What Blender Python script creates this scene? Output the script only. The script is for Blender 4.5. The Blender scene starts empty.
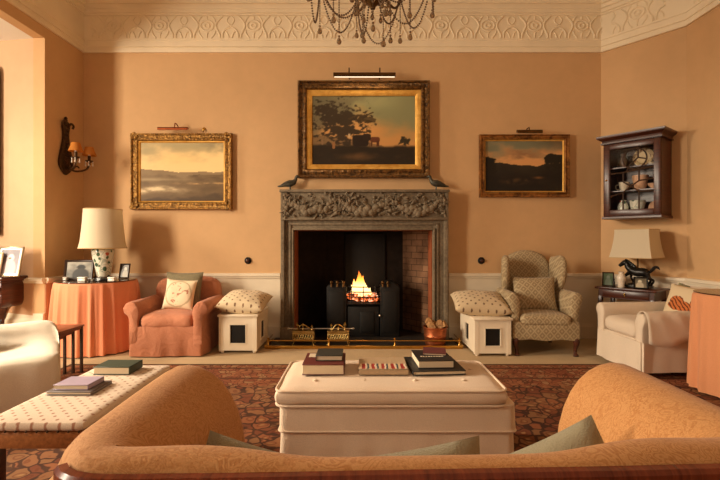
import bpy, bmesh, math, random
from mathutils import Vector, Matrix, noise
random.seed(7)
PI = math.pi
SC = bpy.context.scene
COL = SC.collection
F = 450.0          # focal length in pixels of the 720-wide frame
EYE = 1.17
BACK = 5.37        # distance of the chimney wall

# ------------------------------------------------------------------ helpers
def lin(c):
    return c/12.92 if c <= 0.04045 else ((c+0.055)/1.055)**2.4
def S(r, g, b):
    return (lin(r/255), lin(g/255), lin(b/255), 1)

def link(o, parent=None):
    COL.objects.link(o)
    if parent: o.parent = parent
    return o
def tag(o, label=None, cat=None, group=None, kind=None):
    if label: o['label'] = label
    if cat: o['category'] = cat
    if group: o['group'] = group
    if kind: o['kind'] = kind
    return o
def thing(name, label, cat, loc=(0, 0, 0), rz=0.0, group=None):
    o = bpy.data.objects.new(name, None)
    o.empty_display_size = 0.05
    o.location = loc; o.rotation_euler = (0, 0, rz)
    link(o)
    return tag(o, label, cat, group)
def obj(name, bm, mat, parent=None, smooth=True, angle=40, sub=0, label=None):
    bmesh.ops.recalc_face_normals(bm, faces=bm.faces)
    me = bpy.data.meshes.new(name)
    bm.to_mesh(me); bm.free()
    if mat is not None: me.materials.append(mat)
    if smooth:
        me.polygons.foreach_set('use_smooth', [True]*len(me.polygons))
        try: me.set_sharp_from_angle(angle=math.radians(angle))
        except Exception: pass
    o = bpy.data.objects.new(name, me)
    link(o, parent)
    if sub:
        m = o.modifiers.new('sub', 'SUBSURF'); m.levels = sub; m.render_levels = sub
    if label: o['label'] = label
    return o
def struct(name, bm, mat, smooth=False):
    return tag(obj(name, bm, mat, None, smooth), kind='structure')
def NB(): return bmesh.new()
def add(bm, src, M=None):
    me = bpy.data.meshes.new('tmp')
    src.to_mesh(me); src.free()
    if M is not None: me.transform(M)
    bm.from_mesh(me)
    bpy.data.meshes.remove(me)
    return bm
def T(x, y, z): return Matrix.Translation((x, y, z))
def R(ax, deg): return Matrix.Rotation(math.radians(deg), 4, ax)

def box(bm, c, s, bev=0.0, seg=2, M=None):
    b = NB()
    bmesh.ops.create_cube(b, size=1.0)
    for v in b.verts:
        v.co = Vector((v.co.x*s[0], v.co.y*s[1], v.co.z*s[2]))
    if bev > 0:
        bmesh.ops.bevel(b, geom=list(b.edges), offset=bev, segments=seg, profile=0.5, affect='EDGES')
    m = T(*c)
    if M is not None: m = M @ m
    return add(bm, b, m)
def boxr(bm, x0, x1, y0, y1, z0, z1, bev=0.0, seg=2, M=None):
    return box(bm, ((x0+x1)/2, (y0+y1)/2, (z0+z1)/2), (abs(x1-x0), abs(y1-y0), abs(z1-z0)), bev, seg, M)

def lathe(bm, prof, seg=24, c=(0, 0, 0), M=None, rfun=None):
    b = NB(); rings = []
    for (r, z) in prof:
        if r < 1e-5:
            rings.append([b.verts.new((0, 0, z))])
        else:
            ring = []
            for i in range(seg):
                a = 2*PI*i/seg
                rr = r if rfun is None else rfun(r, z, a)
                ring.append(b.verts.new((rr*math.cos(a), rr*math.sin(a), z)))
            rings.append(ring)
    for k in range(len(rings)-1):
        A, B = rings[k], rings[k+1]
        for i in range(seg):
            j = (i+1) % seg
            if len(A) == 1 and len(B) == 1: continue
            if len(A) == 1: b.faces.new((A[0], B[j], B[i]))
            elif len(B) == 1: b.faces.new((A[i], A[j], B[0]))
            else: b.faces.new((A[i], A[j], B[j], B[i]))
    m = T(*c)
    if M is not None: m = M @ m
    return add(bm, b, m)

def tube(bm, pts, r, seg=8, closed=False, cap=True, flat=None):
    """sweep of a circle (or ellipse when flat=(a,b)) along points; r may be a list"""
    pts = [Vector(p) for p in pts]; n = len(pts)
    rs = r if isinstance(r, (list, tuple)) else [r]*n
    rings = []; up = None
    for i in range(n):
        if closed: t = pts[(i+1) % n]-pts[(i-1) % n]
        else: t = pts[min(i+1, n-1)]-pts[max(i-1, 0)]
        if t.length < 1e-9: t = Vector((0, 0, 1))
        t.normalize()
        if up is None:
            up = Vector((0, 0, 1)) if abs(t.z) < 0.9 else Vector((1, 0, 0))
        s = t.cross(up)
        if s.length < 1e-6: s = t.cross(Vector((0, 1, 0)))
        s.normalize(); up = s.cross(t).normalized()
        ring = []
        for k in range(seg):
            a = 2*PI*k/seg
            ring.append(bm.verts.new(pts[i]+(s*math.cos(a)+up*math.sin(a))*rs[i]))
        rings.append(ring)
    m = n if closed else n-1
    for i in range(m):
        A, B = rings[i], rings[(i+1) % n]
        for k in range(seg):
            j = (k+1) % seg
            bm.faces.new((A[k], A[j], B[j], B[k]))
    if cap and not closed:
        bm.faces.new(list(reversed(rings[0]))); bm.faces.new(rings[-1])
    return bm

def ball(bm, c, r, sub=1, sc=(1, 1, 1)):
    b = NB(); bmesh.ops.create_icosphere(b, subdivisions=sub, radius=r)
    return add(bm, b, T(*c) @ Matrix.Diagonal((sc[0], sc[1], sc[2], 1)))

def loft(bm, rings, closed=True, caps=(True, True)):
    R_ = [[bm.verts.new(p) for p in ring] for ring in rings]
    n = len(R_[0])
    for i in range(len(R_)-1):
        A, B = R_[i], R_[i+1]
        for k in range(n if closed else n-1):
            j = (k+1) % n
            bm.faces.new((A[k], A[j], B[j], B[k]))
    if caps[0]: bm.faces.new(list(reversed(R_[0])))
    if caps[1]: bm.faces.new(R_[-1])
    return bm

def prism(bm, pts, t, bev=0.0, seg=3, M=None, bulge=0.0):
    """outline (x,z) extruded along y by t, with rounded edges"""
    b = NB()
    vs = [b.verts.new((p[0], 0, p[1])) for p in pts]
    f = b.faces.new(vs)
    r = bmesh.ops.extrude_face_region(b, geom=[f])
    for v in [g for g in r['geom'] if isinstance(g, bmesh.types.BMVert)]: v.co.y += t
    bmesh.ops.recalc_face_normals(b, faces=b.faces)
    if bev > 0:
        es = [e for e in b.edges if abs(e.verts[0].co.y-e.verts[1].co.y) < 1e-6]
        bmesh.ops.bevel(b, geom=es, offset=bev, segments=seg, profile=0.5, affect='EDGES')
    return add(bm, b, M)

def smooth_pts(pts, n=6, closed=False):
    """Catmull-Rom through points"""
    P = [Vector(p) for p in pts]; out = []; m = len(P)
    rng = range(m if closed else m-1)
    for i in rng:
        p1, p2 = P[i], P[(i+1) % m]
        p0 = P[i-1] if (closed or i > 0) else p1*2-p2
        p3 = P[(i+2) % m] if (closed or i < m-2) else p2*2-p1
        for k in range(n):
            t = k/n
            out.append(0.5*((2*p1)+(p2-p0)*t+(2*p0-5*p1+4*p2-p3)*t*t+(3*p1-p0-3*p2+p3)*t**3))
    if not closed: out.append(P[-1])
    return out

def pillow(bm, w, h, t, n=18, M=None, pinch=0.06, wr=0.006, seed=0, flatb=None):
    """stuffed cushion lying in the xz plane, thickness along y, corners drawn out"""
    b = NB(); grids = []
    for sgn in (-1, 1):
        g = []
        for i in range(n+1):
            row = []
            for j in range(n+1):
                u = -1+2*i/n; v = -1+2*j/n
                e = (max(0, 1-abs(u)**2.6)*max(0, 1-abs(v)**2.6))**0.5
                px = u*w/2*(1-pinch*(1-abs(v)**2)*abs(u)**3)
                pz = v*h/2*(1-pinch*(1-abs(u)**2)*abs(v)**3)
                th = t/2*e
                k = wr*noise.noise(Vector((px*9+seed*3.1, pz*9, sgn*2.0+seed)))*(0.3+e)
                row.append((px, sgn*th+k, pz))
            g.append(row)
        grids.append(g)
    vs = {}
    def V(s, i, j):
        edge = i in (0, n) or j in (0, n)
        key = (0 if edge else s, i, j)
        if key not in vs:
            p = grids[s][i][j]
            vs[key] = b.verts.new((p[0], 0 if edge else p[1], p[2]))
        return vs[key]
    for s in (0, 1):
        for i in range(n):
            for j in range(n):
                q = [V(s, i, j), V(s, i+1, j), V(s, i+1, j+1), V(s, i, j+1)]
                if s: q.reverse()
                b.faces.new(q)
    return add(bm, b, M)

def puffbox(bm, c, s, r=0.05, crown=0.02, n=10, wr=0.0, M=None, seed=0, under=0.2):
    """soft box cushion: rounded edges, slightly domed"""
    b = NB()
    bmesh.ops.create_cube(b, size=2.0)
    bmesh.ops.subdivide_edges(b, edges=list(b.edges), cuts=n, use_grid_fill=True)
    hx, hy, hz = s[0]/2, s[1]/2, s[2]/2
    r = min(r, hx*.98, hy*.98, hz*.98)
    for v in b.verts:
        p = Vector((v.co.x*hx, v.co.y*hy, v.co.z*hz))
        q = Vector((max(-hx+r, min(hx-r, p.x)), max(-hy+r, min(hy-r, p.y)), max(-hz+r, min(hz-r, p.z))))
        d = p-q
        if d.length > 1e-9:
            d = d.normalized()*r
        p2 = q+d
        ux, uy = v.co.x, v.co.y
        dome = (1-ux*ux)*(1-uy*uy)
        if v.co.z > 0.2: p2.z += crown*dome
        elif v.co.z < -0.2: p2.z -= crown*under*dome
        if wr:
            k = noise.noise(Vector((p2.x*6+seed, p2.y*6, p2.z*6+seed)))
            p2 += Vector((p2.x/hx, p2.y/hy, p2.z/hz))*wr*k
        v.co = p2
    m = T(*c)
    if M is not None: m = M @ m
    return add(bm, b, m)

# ------------------------------------------------------------------ materials
MATS = {}
class NT:
    def __init__(s, name):
        m = bpy.data.materials.new(name); m.use_nodes = True
        s.m = m; s.t = m.node_tree; s.n = s.t.nodes; s.l = s.t.links
        s.b = s.n['Principled BSDF']
        s.tc = s.n.new('ShaderNodeTexCoord')
    def node(s, kind, **kw):
        n = s.n.new(kind)
        for k, v in kw.items():
            if k in n.inputs.keys() if isinstance(k, str) else False:
                n.inputs[k].default_value = v
            else: setattr(n, k, v)
        return n
    def link(s, a, b): s.l.new(a, b)
    def noise(s, scale, detail=3, rough=0.5, vec=None, dist=0.0):
        n = s.n.new('ShaderNodeTexNoise')
        n.inputs['Scale'].default_value = scale; n.inputs['Detail'].default_value = detail
        n.inputs['Roughness'].default_value = rough; n.inputs['Distortion'].default_value = dist
        s.link(vec if vec is not None else s.tc.outputs['Object'], n.inputs['Vector'])
        return n.outputs['Fac']
    def voro(s, scale, feature='F1', vec=None, rnd=1.0, out='Distance'):
        n = s.n.new('ShaderNodeTexVoronoi'); n.feature = feature
        n.inputs['Scale'].default_value = scale; n.inputs['Randomness'].default_value = rnd
        s.link(vec if vec is not None else s.tc.outputs['Object'], n.inputs['Vector'])
        return n.outputs[out]
    def wave(s, scale, dist=2.0, vec=None, detail=2, bands='X', kind='BANDS', dscale=1.0):
        n = s.n.new('ShaderNodeTexWave'); n.wave_type = kind
        if kind == 'BANDS': n.bands_direction = bands
        n.inputs['Scale'].default_value = scale; n.inputs['Distortion'].default_value = dist
        n.inputs['Detail'].default_value = detail; n.inputs['Detail Scale'].default_value = dscale
        s.link(vec if vec is not None else s.tc.outputs['Object'], n.inputs['Vector'])
        return n.outputs['Fac']
    def ramp(s, fac, stops, interp='LINEAR'):
        n = s.n.new('ShaderNodeValToRGB'); cr = n.color_ramp; cr.interpolation = interp
        while len(cr.elements) < len(stops): cr.elements.new(0.5)
        for e, (p, c) in zip(cr.elements, stops):
            e.position = p; e.color = c if not isinstance(c, (int, float)) else (c, c, c, 1)
        s.link(fac, n.inputs['Fac']); return n.outputs['Color']
    def mix(s, fac, a, b, mode='MIX'):
        n = s.n.new('ShaderNodeMix'); n.data_type = 'RGBA'; n.blend_type = mode
        for sock, v in ((0, fac), (6, a), (7, b)):
            if isinstance(v, (int, float)): n.inputs[sock].default_value = v
            elif isinstance(v, tuple): n.inputs[sock].default_value = v
            else: s.link(v, n.inputs[sock])
        return n.outputs[2]
    def math(s, op, a, b=None, c=None):
        n = s.n.new('ShaderNodeMath'); n.operation = op
        for i, v in enumerate((a, b, c)):
            if v is None: continue
            if isinstance(v, (int, float)): n.inputs[i].default_value = v
            else: s.link(v, n.inputs[i])
        return n.outputs[0]
    def sep(s, v=None):
        n = s.n.new('ShaderNodeSeparateXYZ')
        s.link(v if v is not None else s.tc.outputs['Object'], n.inputs[0]); return n.outputs
    def comb(s, x, y, z):
        n = s.n.new('ShaderNodeCombineXYZ')
        for i, v in enumerate((x, y, z)):
            if isinstance(v, (int, float)): n.inputs[i].default_value = v
            else: s.link(v, n.inputs[i])
        return n.outputs[0]
    def map(s, scale=(1, 1, 1), rot=(0, 0, 0), vec=None):
        n = s.n.new('ShaderNodeMapping')
        n.inputs['Scale'].default_value = scale; n.inputs['Rotation'].default_value = rot
        s.link(vec if vec is not None else s.tc.outputs['Object'], n.inputs['Vector']); return n.outputs[0]
    def bump(s, h, strength=0.3, dist=0.01):
        n = s.n.new('ShaderNodeBump'); n.inputs['Strength'].default_value = strength
        n.inputs['Distance'].default_value = dist
        s.link(h, n.inputs['Height']); s.link(n.outputs[0], s.b.inputs['Normal'])
    def done(s, col=None, rough=0.6, metal=0.0, spec=0.5, sheen=0.0):
        if col is not None:
            if isinstance(col, tuple): s.b.inputs['Base Color'].default_value = col
            else: s.link(col, s.b.inputs['Base Color'])
        if isinstance(rough, (int, float)): s.b.inputs['Roughness'].default_value = rough
        else: s.link(rough, s.b.inputs['Roughness'])
        s.b.inputs['Metallic'].default_value = metal
        s.b.inputs['Specular IOR Level'].default_value = spec
        if sheen: s.b.inputs['Sheen Weight'].default_value = sheen
        MATS[s.m.name] = s.m
        return s.m
def scale_c(c, k): return (min(1, c[0]*k), min(1, c[1]*k), min(1, c[2]*k), 1)

def plain(name, c, rough=0.6, metal=0.0, spec=0.5, var=0.12, nscale=6, bump=0.0, bscale=60, sheen=0):
    t = NT(name)
    f = t.noise(nscale, 4)
    col = t.ramp(f, [(0.3, scale_c(c, 1-var)), (0.7, scale_c(c, 1+var))])
    if bump: t.bump(t.noise(bscale, 3), bump, 0.005)
    return t.done(col, rough, metal, spec, sheen)
def wood(name, c1, c2, rough=0.35, scale=(1, 1, 14)):
    t = NT(name)
    v = t.map(scale)
    f = t.noise(5, 5, 0.6, v, 0.6)
    col = t.ramp(f, [(0.3, c1), (0.7, c2)])
    t.bump(f, 0.08, 0.003)
    return t.done(col, rough)

# plaster
def plaster(name, c, var=0.06):
    t = NT(name)
    a = t.noise(1.3, 6, 0.65); b = t.noise(7, 5, 0.6)
    col = t.ramp(a, [(0.3, scale_c(c, 1-var)), (0.7, scale_c(c, 1+var))])
    col = t.mix(0.35, col, t.ramp(b, [(0.35, scale_c(c, 0.93)), (0.65, scale_c(c, 1.06))]))
    t.bump(t.noise(40, 4), 0.06, 0.004)
    return t.done(col, 0.75, 0, 0.25)
WALL = plaster('ochre plaster', S(212, 170, 123))
BAY_LIT = plaster('light-toned bay plaster', S(208, 170, 134))  # wall plaster recoloured: the bay's whiter, overexposed light is in this tone
WHITE = plain('cream gloss paint', S(236, 219, 192), 0.4, var=0.03)
CORN = plain('cornice distemper', S(243, 224, 192), 0.75, var=0.05, nscale=3)
CEIL = plain('ceiling white', S(245, 240, 230), 0.8, var=0.02)
LDADO = plaster('buff dado paint', S(205, 158, 120))
CARPET = None
def mk_carpet():
    t = NT('beige carpet')
    f = t.noise(180, 3); g = t.noise(4, 4)
    c = S(190, 164, 128)
    col = t.mix(0.5, t.ramp(f, [(0.3, scale_c(c, 0.75)), (0.7, scale_c(c, 1.2))]), t.ramp(g, [(0.3, scale_c(c, 0.88)), (0.7, scale_c(c, 1.1))]))
    t.bump(f, 0.3, 0.006)
    return t.done(col, 0.95, 0, 0.1)
CARPET = mk_carpet()
BLACKIRON = plain('black iron', S(26, 23, 20), 0.55, 0.3, 0.4, 0.2, 20, 0.15)
BRASS = plain('brass', S(196, 150, 72), 0.28, 1.0, 0.5, 0.12, 20)
DARKBRASS = plain('aged brass', S(92, 66, 36), 0.4, 0.9, 0.5, 0.2, 20)
SILVER = plain('silver', S(205, 196, 180), 0.3, 0.9, 0.5, 0.08, 12)
MAHOG = wood('mahogany', S(52, 22, 12), S(88, 42, 24), 0.3)
DARKWOOD = wood('dark oak', S(40, 24, 14), S(74, 46, 28), 0.4)
REDWOOD = wood('red mahogany rail', S(88, 34, 18), S(132, 58, 32), 0.25, (14, 1, 1))
BENCHWOOD = wood('bench oak', S(128, 76, 40), S(168, 106, 58), 0.35, (12, 1, 12))
PAGES = None
def mk_pages():
    t = NT('book pages'); z = t.wave(160, 0.6, None, 1, 'Z')
    c = S(226, 205, 172)
    return t.done(t.ramp(z, [(0.2, scale_c(c, 0.82)), (0.8, c)]), 0.8)
PAGES = mk_pages()

def thin_glass(name, tint=(1, 1, 1, 1), gl=0.08):
    t = NT(name)
    tr = t.n.new('ShaderNodeBsdfTransparent'); tr.inputs[0].default_value = tint
    g = t.n.new('ShaderNodeBsdfGlossy'); g.inputs['Roughness'].default_value = 0.03
    fr = t.n.new('ShaderNodeFresnel'); fr.inputs['IOR'].default_value = 1.25
    mx = t.n.new('ShaderNodeMixShader')
    t.link(fr.outputs[0], mx.inputs[0]); t.link(tr.outputs[0], mx.inputs[1]); t.link(g.outputs[0], mx.inputs[2])
    t.link(mx.outputs[0], t.n['Material Output'].inputs['Surface'])
    return t.m
GLASS = thin_glass('window glass')

def fabric(name, c, var=0.08, weave=420, bump=0.12, rough=0.9, sheen=0.15, wr=0.0):
    t = NT(name)
    a = t.noise(2.5, 4); b = t.noise(weave, 2)
    col = t.mix(0.35, t.ramp(a, [(0.3, scale_c(c, 1-var)), (0.7, scale_c(c, 1+var))]),
                t.ramp(b, [(0.3, scale_c(c, 0.8)), (0.7, scale_c(c, 1.15))]))
    h = b
    if wr:
        h = t.math('ADD', b, t.math('MULTIPLY', t.noise(9, 3, 0.5, None, 1.5), wr))
    t.bump(h, bump if not wr else 0.35, 0.004 if not wr else 0.02)
    return t.done(col, rough, 0, 0.2, sheen)

# ------------------------------------------------------------------ the room
LX = -3.30
CL = (2.876, 5.37); CR = (3.415, 4.70)       # the canted corner
RX = 3.47
FX0, FX1, FZ = -0.785, 0.862, 1.285           # fireplace opening in the wall
ZC = 4.05
b = NB(); boxr(b, -5.2, 3.8, -2.7, 6.2, -0.1, 0.0); struct('floor', b, CARPET)
b = NB(); boxr(b, -5.2, 3.8, -2.7, 6.2, ZC, ZC+0.1); struct('ceiling', b, CEIL)
b = NB()
boxr(b, LX-0.1, FX0, BACK, BACK+0.12, 0, ZC); boxr(b, FX1, 2.98, BACK, BACK+0.12, 0, ZC)
boxr(b, FX0, FX1, BACK, BACK+0.12, FZ, ZC)
struct('wall_back', b, WALL)
# left wall: stub by the corner, header over the bay, remainder behind the camera
b = NB()
boxr(b, LX-0.12, LX, 4.71, BACK+0.05, 0, ZC)
boxr(b, LX-0.12, LX, -2.35, 4.71, 3.284, ZC)
boxr(b, LX-0.12, LX, -2.7, -2.35, 0, ZC)
struct('wall_left', b, WALL)
# bay: far wall slightly splayed, soffit, outer wall with the window opening
def slab(b, p0, p1, z0, z1, t):
    d = Vector((p1[0]-p0[0], p1[1]-p0[1])); n = Vector((-d.y, d.x)).normalized()*t
    q = [Vector((p0[0], p0[1])), Vector((p1[0], p1[1])), Vector((p1[0], p1[1]))+n, Vector((p0[0], p0[1]))+n]
    lo = [b.verts.new((v.x, v.y, z0)) for v in q]; hi = [b.verts.new((v.x, v.y, z1)) for v in q]
    b.faces.new(lo[::-1]); b.faces.new(hi)
    for i in range(4):
        j = (i+1) % 4; b.faces.new((lo[i], lo[j], hi[j], hi[i]))
b = NB(); slab(b, (LX-0.121, 4.715), (-5.1, 4.97), 0, 3.284, -0.12)
struct('wall_bay_far', b, BAY_LIT)
b = NB(); boxr(b, -5.2, LX-0.121, -2.7, 5.1, 3.284, 3.36); struct('trim_bay_soffit', b, CEIL)
b = NB()
WY0, WY1, WZ0, WZ1 = -2.6, 4.3, 0.45, 3.2
boxr(b, -5.2, -5.08, -2.7, WY0, 0, 3.284); boxr(b, -5.2, -5.08, WY1, 5.0, 0, 3.284)
boxr(b, -5.2, -5.08, WY0, WY1, 0, WZ0); boxr(b, -5.2, -5.08, WY0, WY1, WZ1, 3.284)
boxr(b, -5.2, LX-0.121, -2.82, -2.7, 0, 3.284)
struct('wall_bay_outer', b, WALL)
# right: canted wall then the long wall
b = NB(); slab(b, CL, CR, 0, ZC, 0.12); struct('wall_canted', b, WALL)
b = NB(); slab(b, CR, (RX, -2.7), 0, ZC, 0.12); struct('wall_right', b, WALL)
# wall behind the camera with a wide window
b = NB()
boxr(b, LX-0.12, -0.6, -2.82, -2.7, 0, ZC); boxr(b, 2.2, 3.6, -2.82, -2.7, 0, ZC)
boxr(b, -0.6, 2.2, -2.82, -2.7, 0, 0.5); boxr(b, -0.6, 2.2, -2.82, -2.7, 3.1, ZC)
struct('wall_rear', b, WALL)
b = NB()
for x in (-0.57, 0.8, 2.17): boxr(b, x-0.03, x+0.03, -2.8, -2.74, 0.5, 3.1)
for z in (0.53, 1.8, 3.07): boxr(b, -0.6, 2.2, -2.8, -2.74, z-0.03, z+0.03)
struct('window_1', b, WHITE)

def sweep_wall(b, path, prof):
    """profile (out,z) carried along a plan polyline, the room on its right-hand side"""
    P = [Vector(p) for p in path]; rings = []
    for i, p in enumerate(P):
        ns = []
        if i > 0:
            d = (P[i]-P[i-1]).normalized(); ns.append(Vector((d.y, -d.x)))
        if i < len(P)-1:
            d = (P[i+1]-P[i]).normalized(); ns.append(Vector((d.y, -d.x)))
        n = sum(ns, Vector((0, 0))).normalized(); n = n/max(0.3, n.dot(ns[0]))
        rings.append([(p.x+n.x*o, p.y+n.y*o, z) for (o, z) in prof])
    loft(b, rings)
CPROF = [(-0.01, 3.40), (0.028, 3.40), (0.03, 3.418), (0.014, 3.424), (0.014, 3.462), (0.026, 3.468), (0.026, 3.484), (0.012, 3.49),
         (0.012, 3.54), (0.02, 3.545), (0.02, 3.558), (0.008, 3.562), (0.008, 3.84), (0.02, 3.845), (0.02, 3.862), (0.034, 3.868), (0.034, 3.905),
         (0.05, 3.915), (0.05, 3.955), (0.072, 3.962), (0.072, 4.0), (0.1, 4.01), (0.1, 4.05), (-0.01, 4.05)]
b = NB(); sweep_wall(b, [(LX, -2.69), (LX, BACK), CL, CR, (RX, -2.69)], CPROF)
def motif(b, M, per=0.545):
    t = NB(); h = 0.27
    c = per/2
    def arc(pts, r=0.0095): tube(t, smooth_pts([(x, 0, z) for x, z in pts], 5), r, 6, cap=True)
    for (rx, rz, r) in ((0.078, 0.062, 0.011), (0.03, 0.026, 0.012)):
        tube(t, [(c+rx*math.cos(a*PI/10), 0, 0.155+rz*math.sin(a*PI/10)) for a in range(20)], r, 6, closed=True)
    for s in (-1, 1):
        arc([(c+s*0.185, 0.268), (c+s*0.125, 0.205), (c+s*0.105, 0.15), (c+s*0.13, 0.09), (c+s*0.15, 0.05), (c+s*0.155, 0.006)], 0.013)
        arc([(c+s*0.06, 0.268), (c+s*0.09, 0.23), (c+s*0.10, 0.2)])
        arc([(c+s*0.05, 0.006), (c+s*0.085, 0.05), (c+s*0.10, 0.095)])
        arc([(c+s*0.2725, 0.135), (c+s*0.225, 0.115), (c+s*0.19, 0.065), (c+s*0.185, 0.006)], 0.013)
        arc([(c+s*0.262, 0.01), (c+s*0.245, 0.06), (c+s*0.225, 0.085)])
        arc([(c+s*0.262, 0.262), (c+s*0.235, 0.225), (c+s*0.25, 0.185), (c+s*0.2725, 0.165)])
    arc([(c, 0.008), (c, 0.045), (c+0.012, 0.075)]); arc([(c, 0.225), (c, 0.264)])
    add(b, t, M)
for k in range(11):
    motif(b, T(LX+0.09+k*0.5575, BACK-0.010, 3.568))
d = Vector((CR[0]-CL[0], CR[1]-CL[1])).normalized(); nn = Vector((d.y, -d.x))*0.010
for k in range(1):
    motif(b, T(CL[0]+nn.x+d.x*(0.12+k*0.5575), CL[1]+nn.y+d.y*(0.12+k*0.5575), 3.568) @ Matrix.Rotation(math.atan2(d.y, d.x), 4, 'Z'))
d = Vector((RX-CR[0], -2.7-CR[1])).normalized(); nn = Vector((d.y, -d.x))*0.010
for k in range(5):
    motif(b, T(CR[0]+nn.x+d.x*(0.1+k*0.5575), CR[1]+nn.y+d.y*(0.1+k*0.5575), 3.568) @ Matrix.Rotation(math.atan2(d.y, d.x), 4, 'Z'))
struct('trim_1', b, CORN, True)
# chair rail, dado, baseboards
RPROF = [(-0.01, 0.716), (0.022, 0.716), (0.026, 0.735), (0.036, 0.742), (0.036, 0.768), (0.026, 0.775), (-0.01, 0.776)]
BPROF = [(-0.01, 0.0), (0.03, 0.0), (0.03, 0.14), (0.022, 0.155), (0.02, 0.17), (-0.01, 0.172)]
FL, FR = -0.95, 1.06
for nm, path in (('trim_2', [(LX, 4.715), (LX, BACK), (FL, BACK)]), ('trim_3', [(FR, BACK), CL, CR, (RX, -2.69)])):
    b = NB(); sweep_wall(b, path, RPROF); struct(nm, b, WHITE)
for nm, path in (('trim_4', [(LX+0.003, BACK), (FL, BACK)]), ('trim_5', [(FR, BACK), CL, CR, (RX, -2.69)])):
    b = NB(); sweep_wall(b, path, [(-0.005, 0.0), (0.008, 0.0), (0.008, 0.72), (-0.005, 0.72)]); struct(nm, b, WHITE)
b = NB(); sweep_wall(b, [(LX, 4.715), (LX, BACK)], [(-0.005, 0.0), (0.008, 0.0), (0.008, 0.72), (-0.005, 0.72)])
sweep_wall(b, [(-5.1, 4.97), (LX-0.121, 4.715)], [(-0.005, 0.0), (0.008, 0.0), (0.008, 0.72), (-0.005, 0.72)]); struct('trim_6', b, LDADO)
b = NB(); sweep_wall(b, [(-5.1, 4.97), (LX, 4.707)], RPROF); struct('trim_7', b, WHITE)
b = NB(); sweep_wall(b, [(-5.1, 4.97), (LX, 4.707)], [(-0.01, 0), (0.03, 0), (0.03, 0.33), (0.02, 0.35), (0.016, 0.40), (-0.01, 0.41)]); struct('baseboard_bay', b, WHITE)
b = NB(); sweep_wall(b, [(LX+0.0, 4.72), (LX, BACK), (FL, BACK)], BPROF); struct('baseboard_left', b, WHITE)
b = NB(); sweep_wall(b, [(FR, BACK), CL, CR, (RX, -2.69)], BPROF); struct('baseboard_right', b, WHITE)

# firebox
SOOT_SHADE = plain('sooty shaded brick', S(34, 27, 22), 0.9, 0, 0.1, 0.25, 12, 0.3, 30)  # soot tone that also carries the shade on the left side
def mk_brickwarm():
    t = NT('lit firebox rendered brick')
    br = t.n.new('ShaderNodeTexBrick'); br.inputs['Scale'].default_value = 3.2
    br.inputs['Color1'].default_value = S(150, 112, 84); br.inputs['Color2'].default_value = S(132, 96, 72)
    br.inputs['Mortar'].default_value = S(84, 62, 48); br.inputs['Mortar Size'].default_value = 0.012
    p = t.sep(); t.link(t.comb(p[1], p[2], p[0]), br.inputs['Vector'])
    z = t.ramp(t.noise(3, 5), [(0.35, S(52, 38, 30)), (0.65, (1, 1, 1, 1))])
    t.bump(t.noise(30, 3), 0.3, 0.01)
    return t.done(t.mix(0.75, br.outputs['Color'], z, 'MULTIPLY'), 0.9, 0, 0.1)
FBRICK = mk_brickwarm()
TERRA = plain('terracotta reveal', S(150, 82, 50), 0.85, 0, 0.15, 0.18, 14, 0.2)
# ------------------------------------------------------------------ fireplace
def mk_stone():
    t = NT('grey chimney stone')
    f = t.noise(5, 6, 0.65); g = t.noise(34, 4)
    col = t.ramp(f, [(0.28, S(96, 84, 68)), (0.72, S(148, 130, 106))])
    col = t.mix(0.4, col, t.ramp(g, [(0.3, S(80, 68, 55)), (0.7, S(150, 132, 108))]))
    t.bump(g, 0.25, 0.006)
    return t.done(col, 0.85, 0, 0.2)
STONE = mk_stone()
fp = thing('fireplace', 'carved grey stone fireplace with fruit swags along its frieze', 'fireplace', (0.05, BACK, 0))
def fx(x): return x-0.05
JL0, JL1, JR0, JR1 = -0.915, -0.768, 0.845, 1.02
yf = -0.17
for (x0, x1, s) in ((JL0, JL1, 1), (JR0, JR1, -1)):
    b = NB()
    boxr(b, fx(x0), fx(x1), yf+0.03, 0.0, 0, 1.40, 0.006)
    # stepped mouldings on the jamb
    w = x1-x0
    i = x0 if s > 0 else x1
    boxr(b, fx(i), fx(i+s*w*0.28), yf-0.012, yf+0.04, 0.16, 1.40, 0.006)
    boxr(b, fx(i+s*w*0.62), fx(i+s*w*0.78), yf+0.012, yf+0.04, 0.16, 1.36, 0.006)
    boxr(b, fx(i+s*w*0.86), fx(i+s*w*1.0), yf-0.004, yf+0.04, 0.0, 1.30, 0.006)
    boxr(b, fx(x0)-0.006, fx(x1)+0.006, yf-0.022, yf+0.04, 0, 0.16, 0.008)
    obj('jamb', b, STONE, fp)
b = NB()
boxr(b, fx(JL1)-0.01, fx(JR0)+0.01, yf+0.03, 0.0, 1.285, 1.42, 0.004)
boxr(b, fx(JL1)-0.06, fx(JR0)+0.06, yf+0.012, yf+0.04, 1.345, 1.368, 0.005)
boxr(b, fx(JL1)-0.02, fx(JR0)+0.02, yf-0.004, yf+0.04, 1.285, 1.308, 0.005)
boxr(b, fx(JL0)+0.02, fx(JR1)-0.02, yf-0.01, yf+0.04, 1.395, 1.42, 0.005)
obj('lintel', b, STONE, fp)
b = NB()
boxr(b, fx(JL0), fx(JR1), yf-0.005, 0.0, 1.42, 1.72, 0.006)
boxr(b, fx(JL0), fx(JR1), yf-0.025, yf+0.03, 1.40, 1.432, 0.007)
boxr(b, fx(JL0), fx(JL0)+0.035, yf-0.022, yf+0.03, 1.43, 1.72, 0.007)
boxr(b, fx(JR1)-0.035, fx(JR1), yf-0.022, yf+0.03, 1.43, 1.72, 0.007)
obj('frieze', b, STONE, fp)
b = NB(); boxr(b, fx(JL0)-0.012, fx(JR1)+0.012, yf-0.035, 0.0, 1.72, 1.752, 0.008); obj('mantel_shelf', b, STONE, fp)
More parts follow.
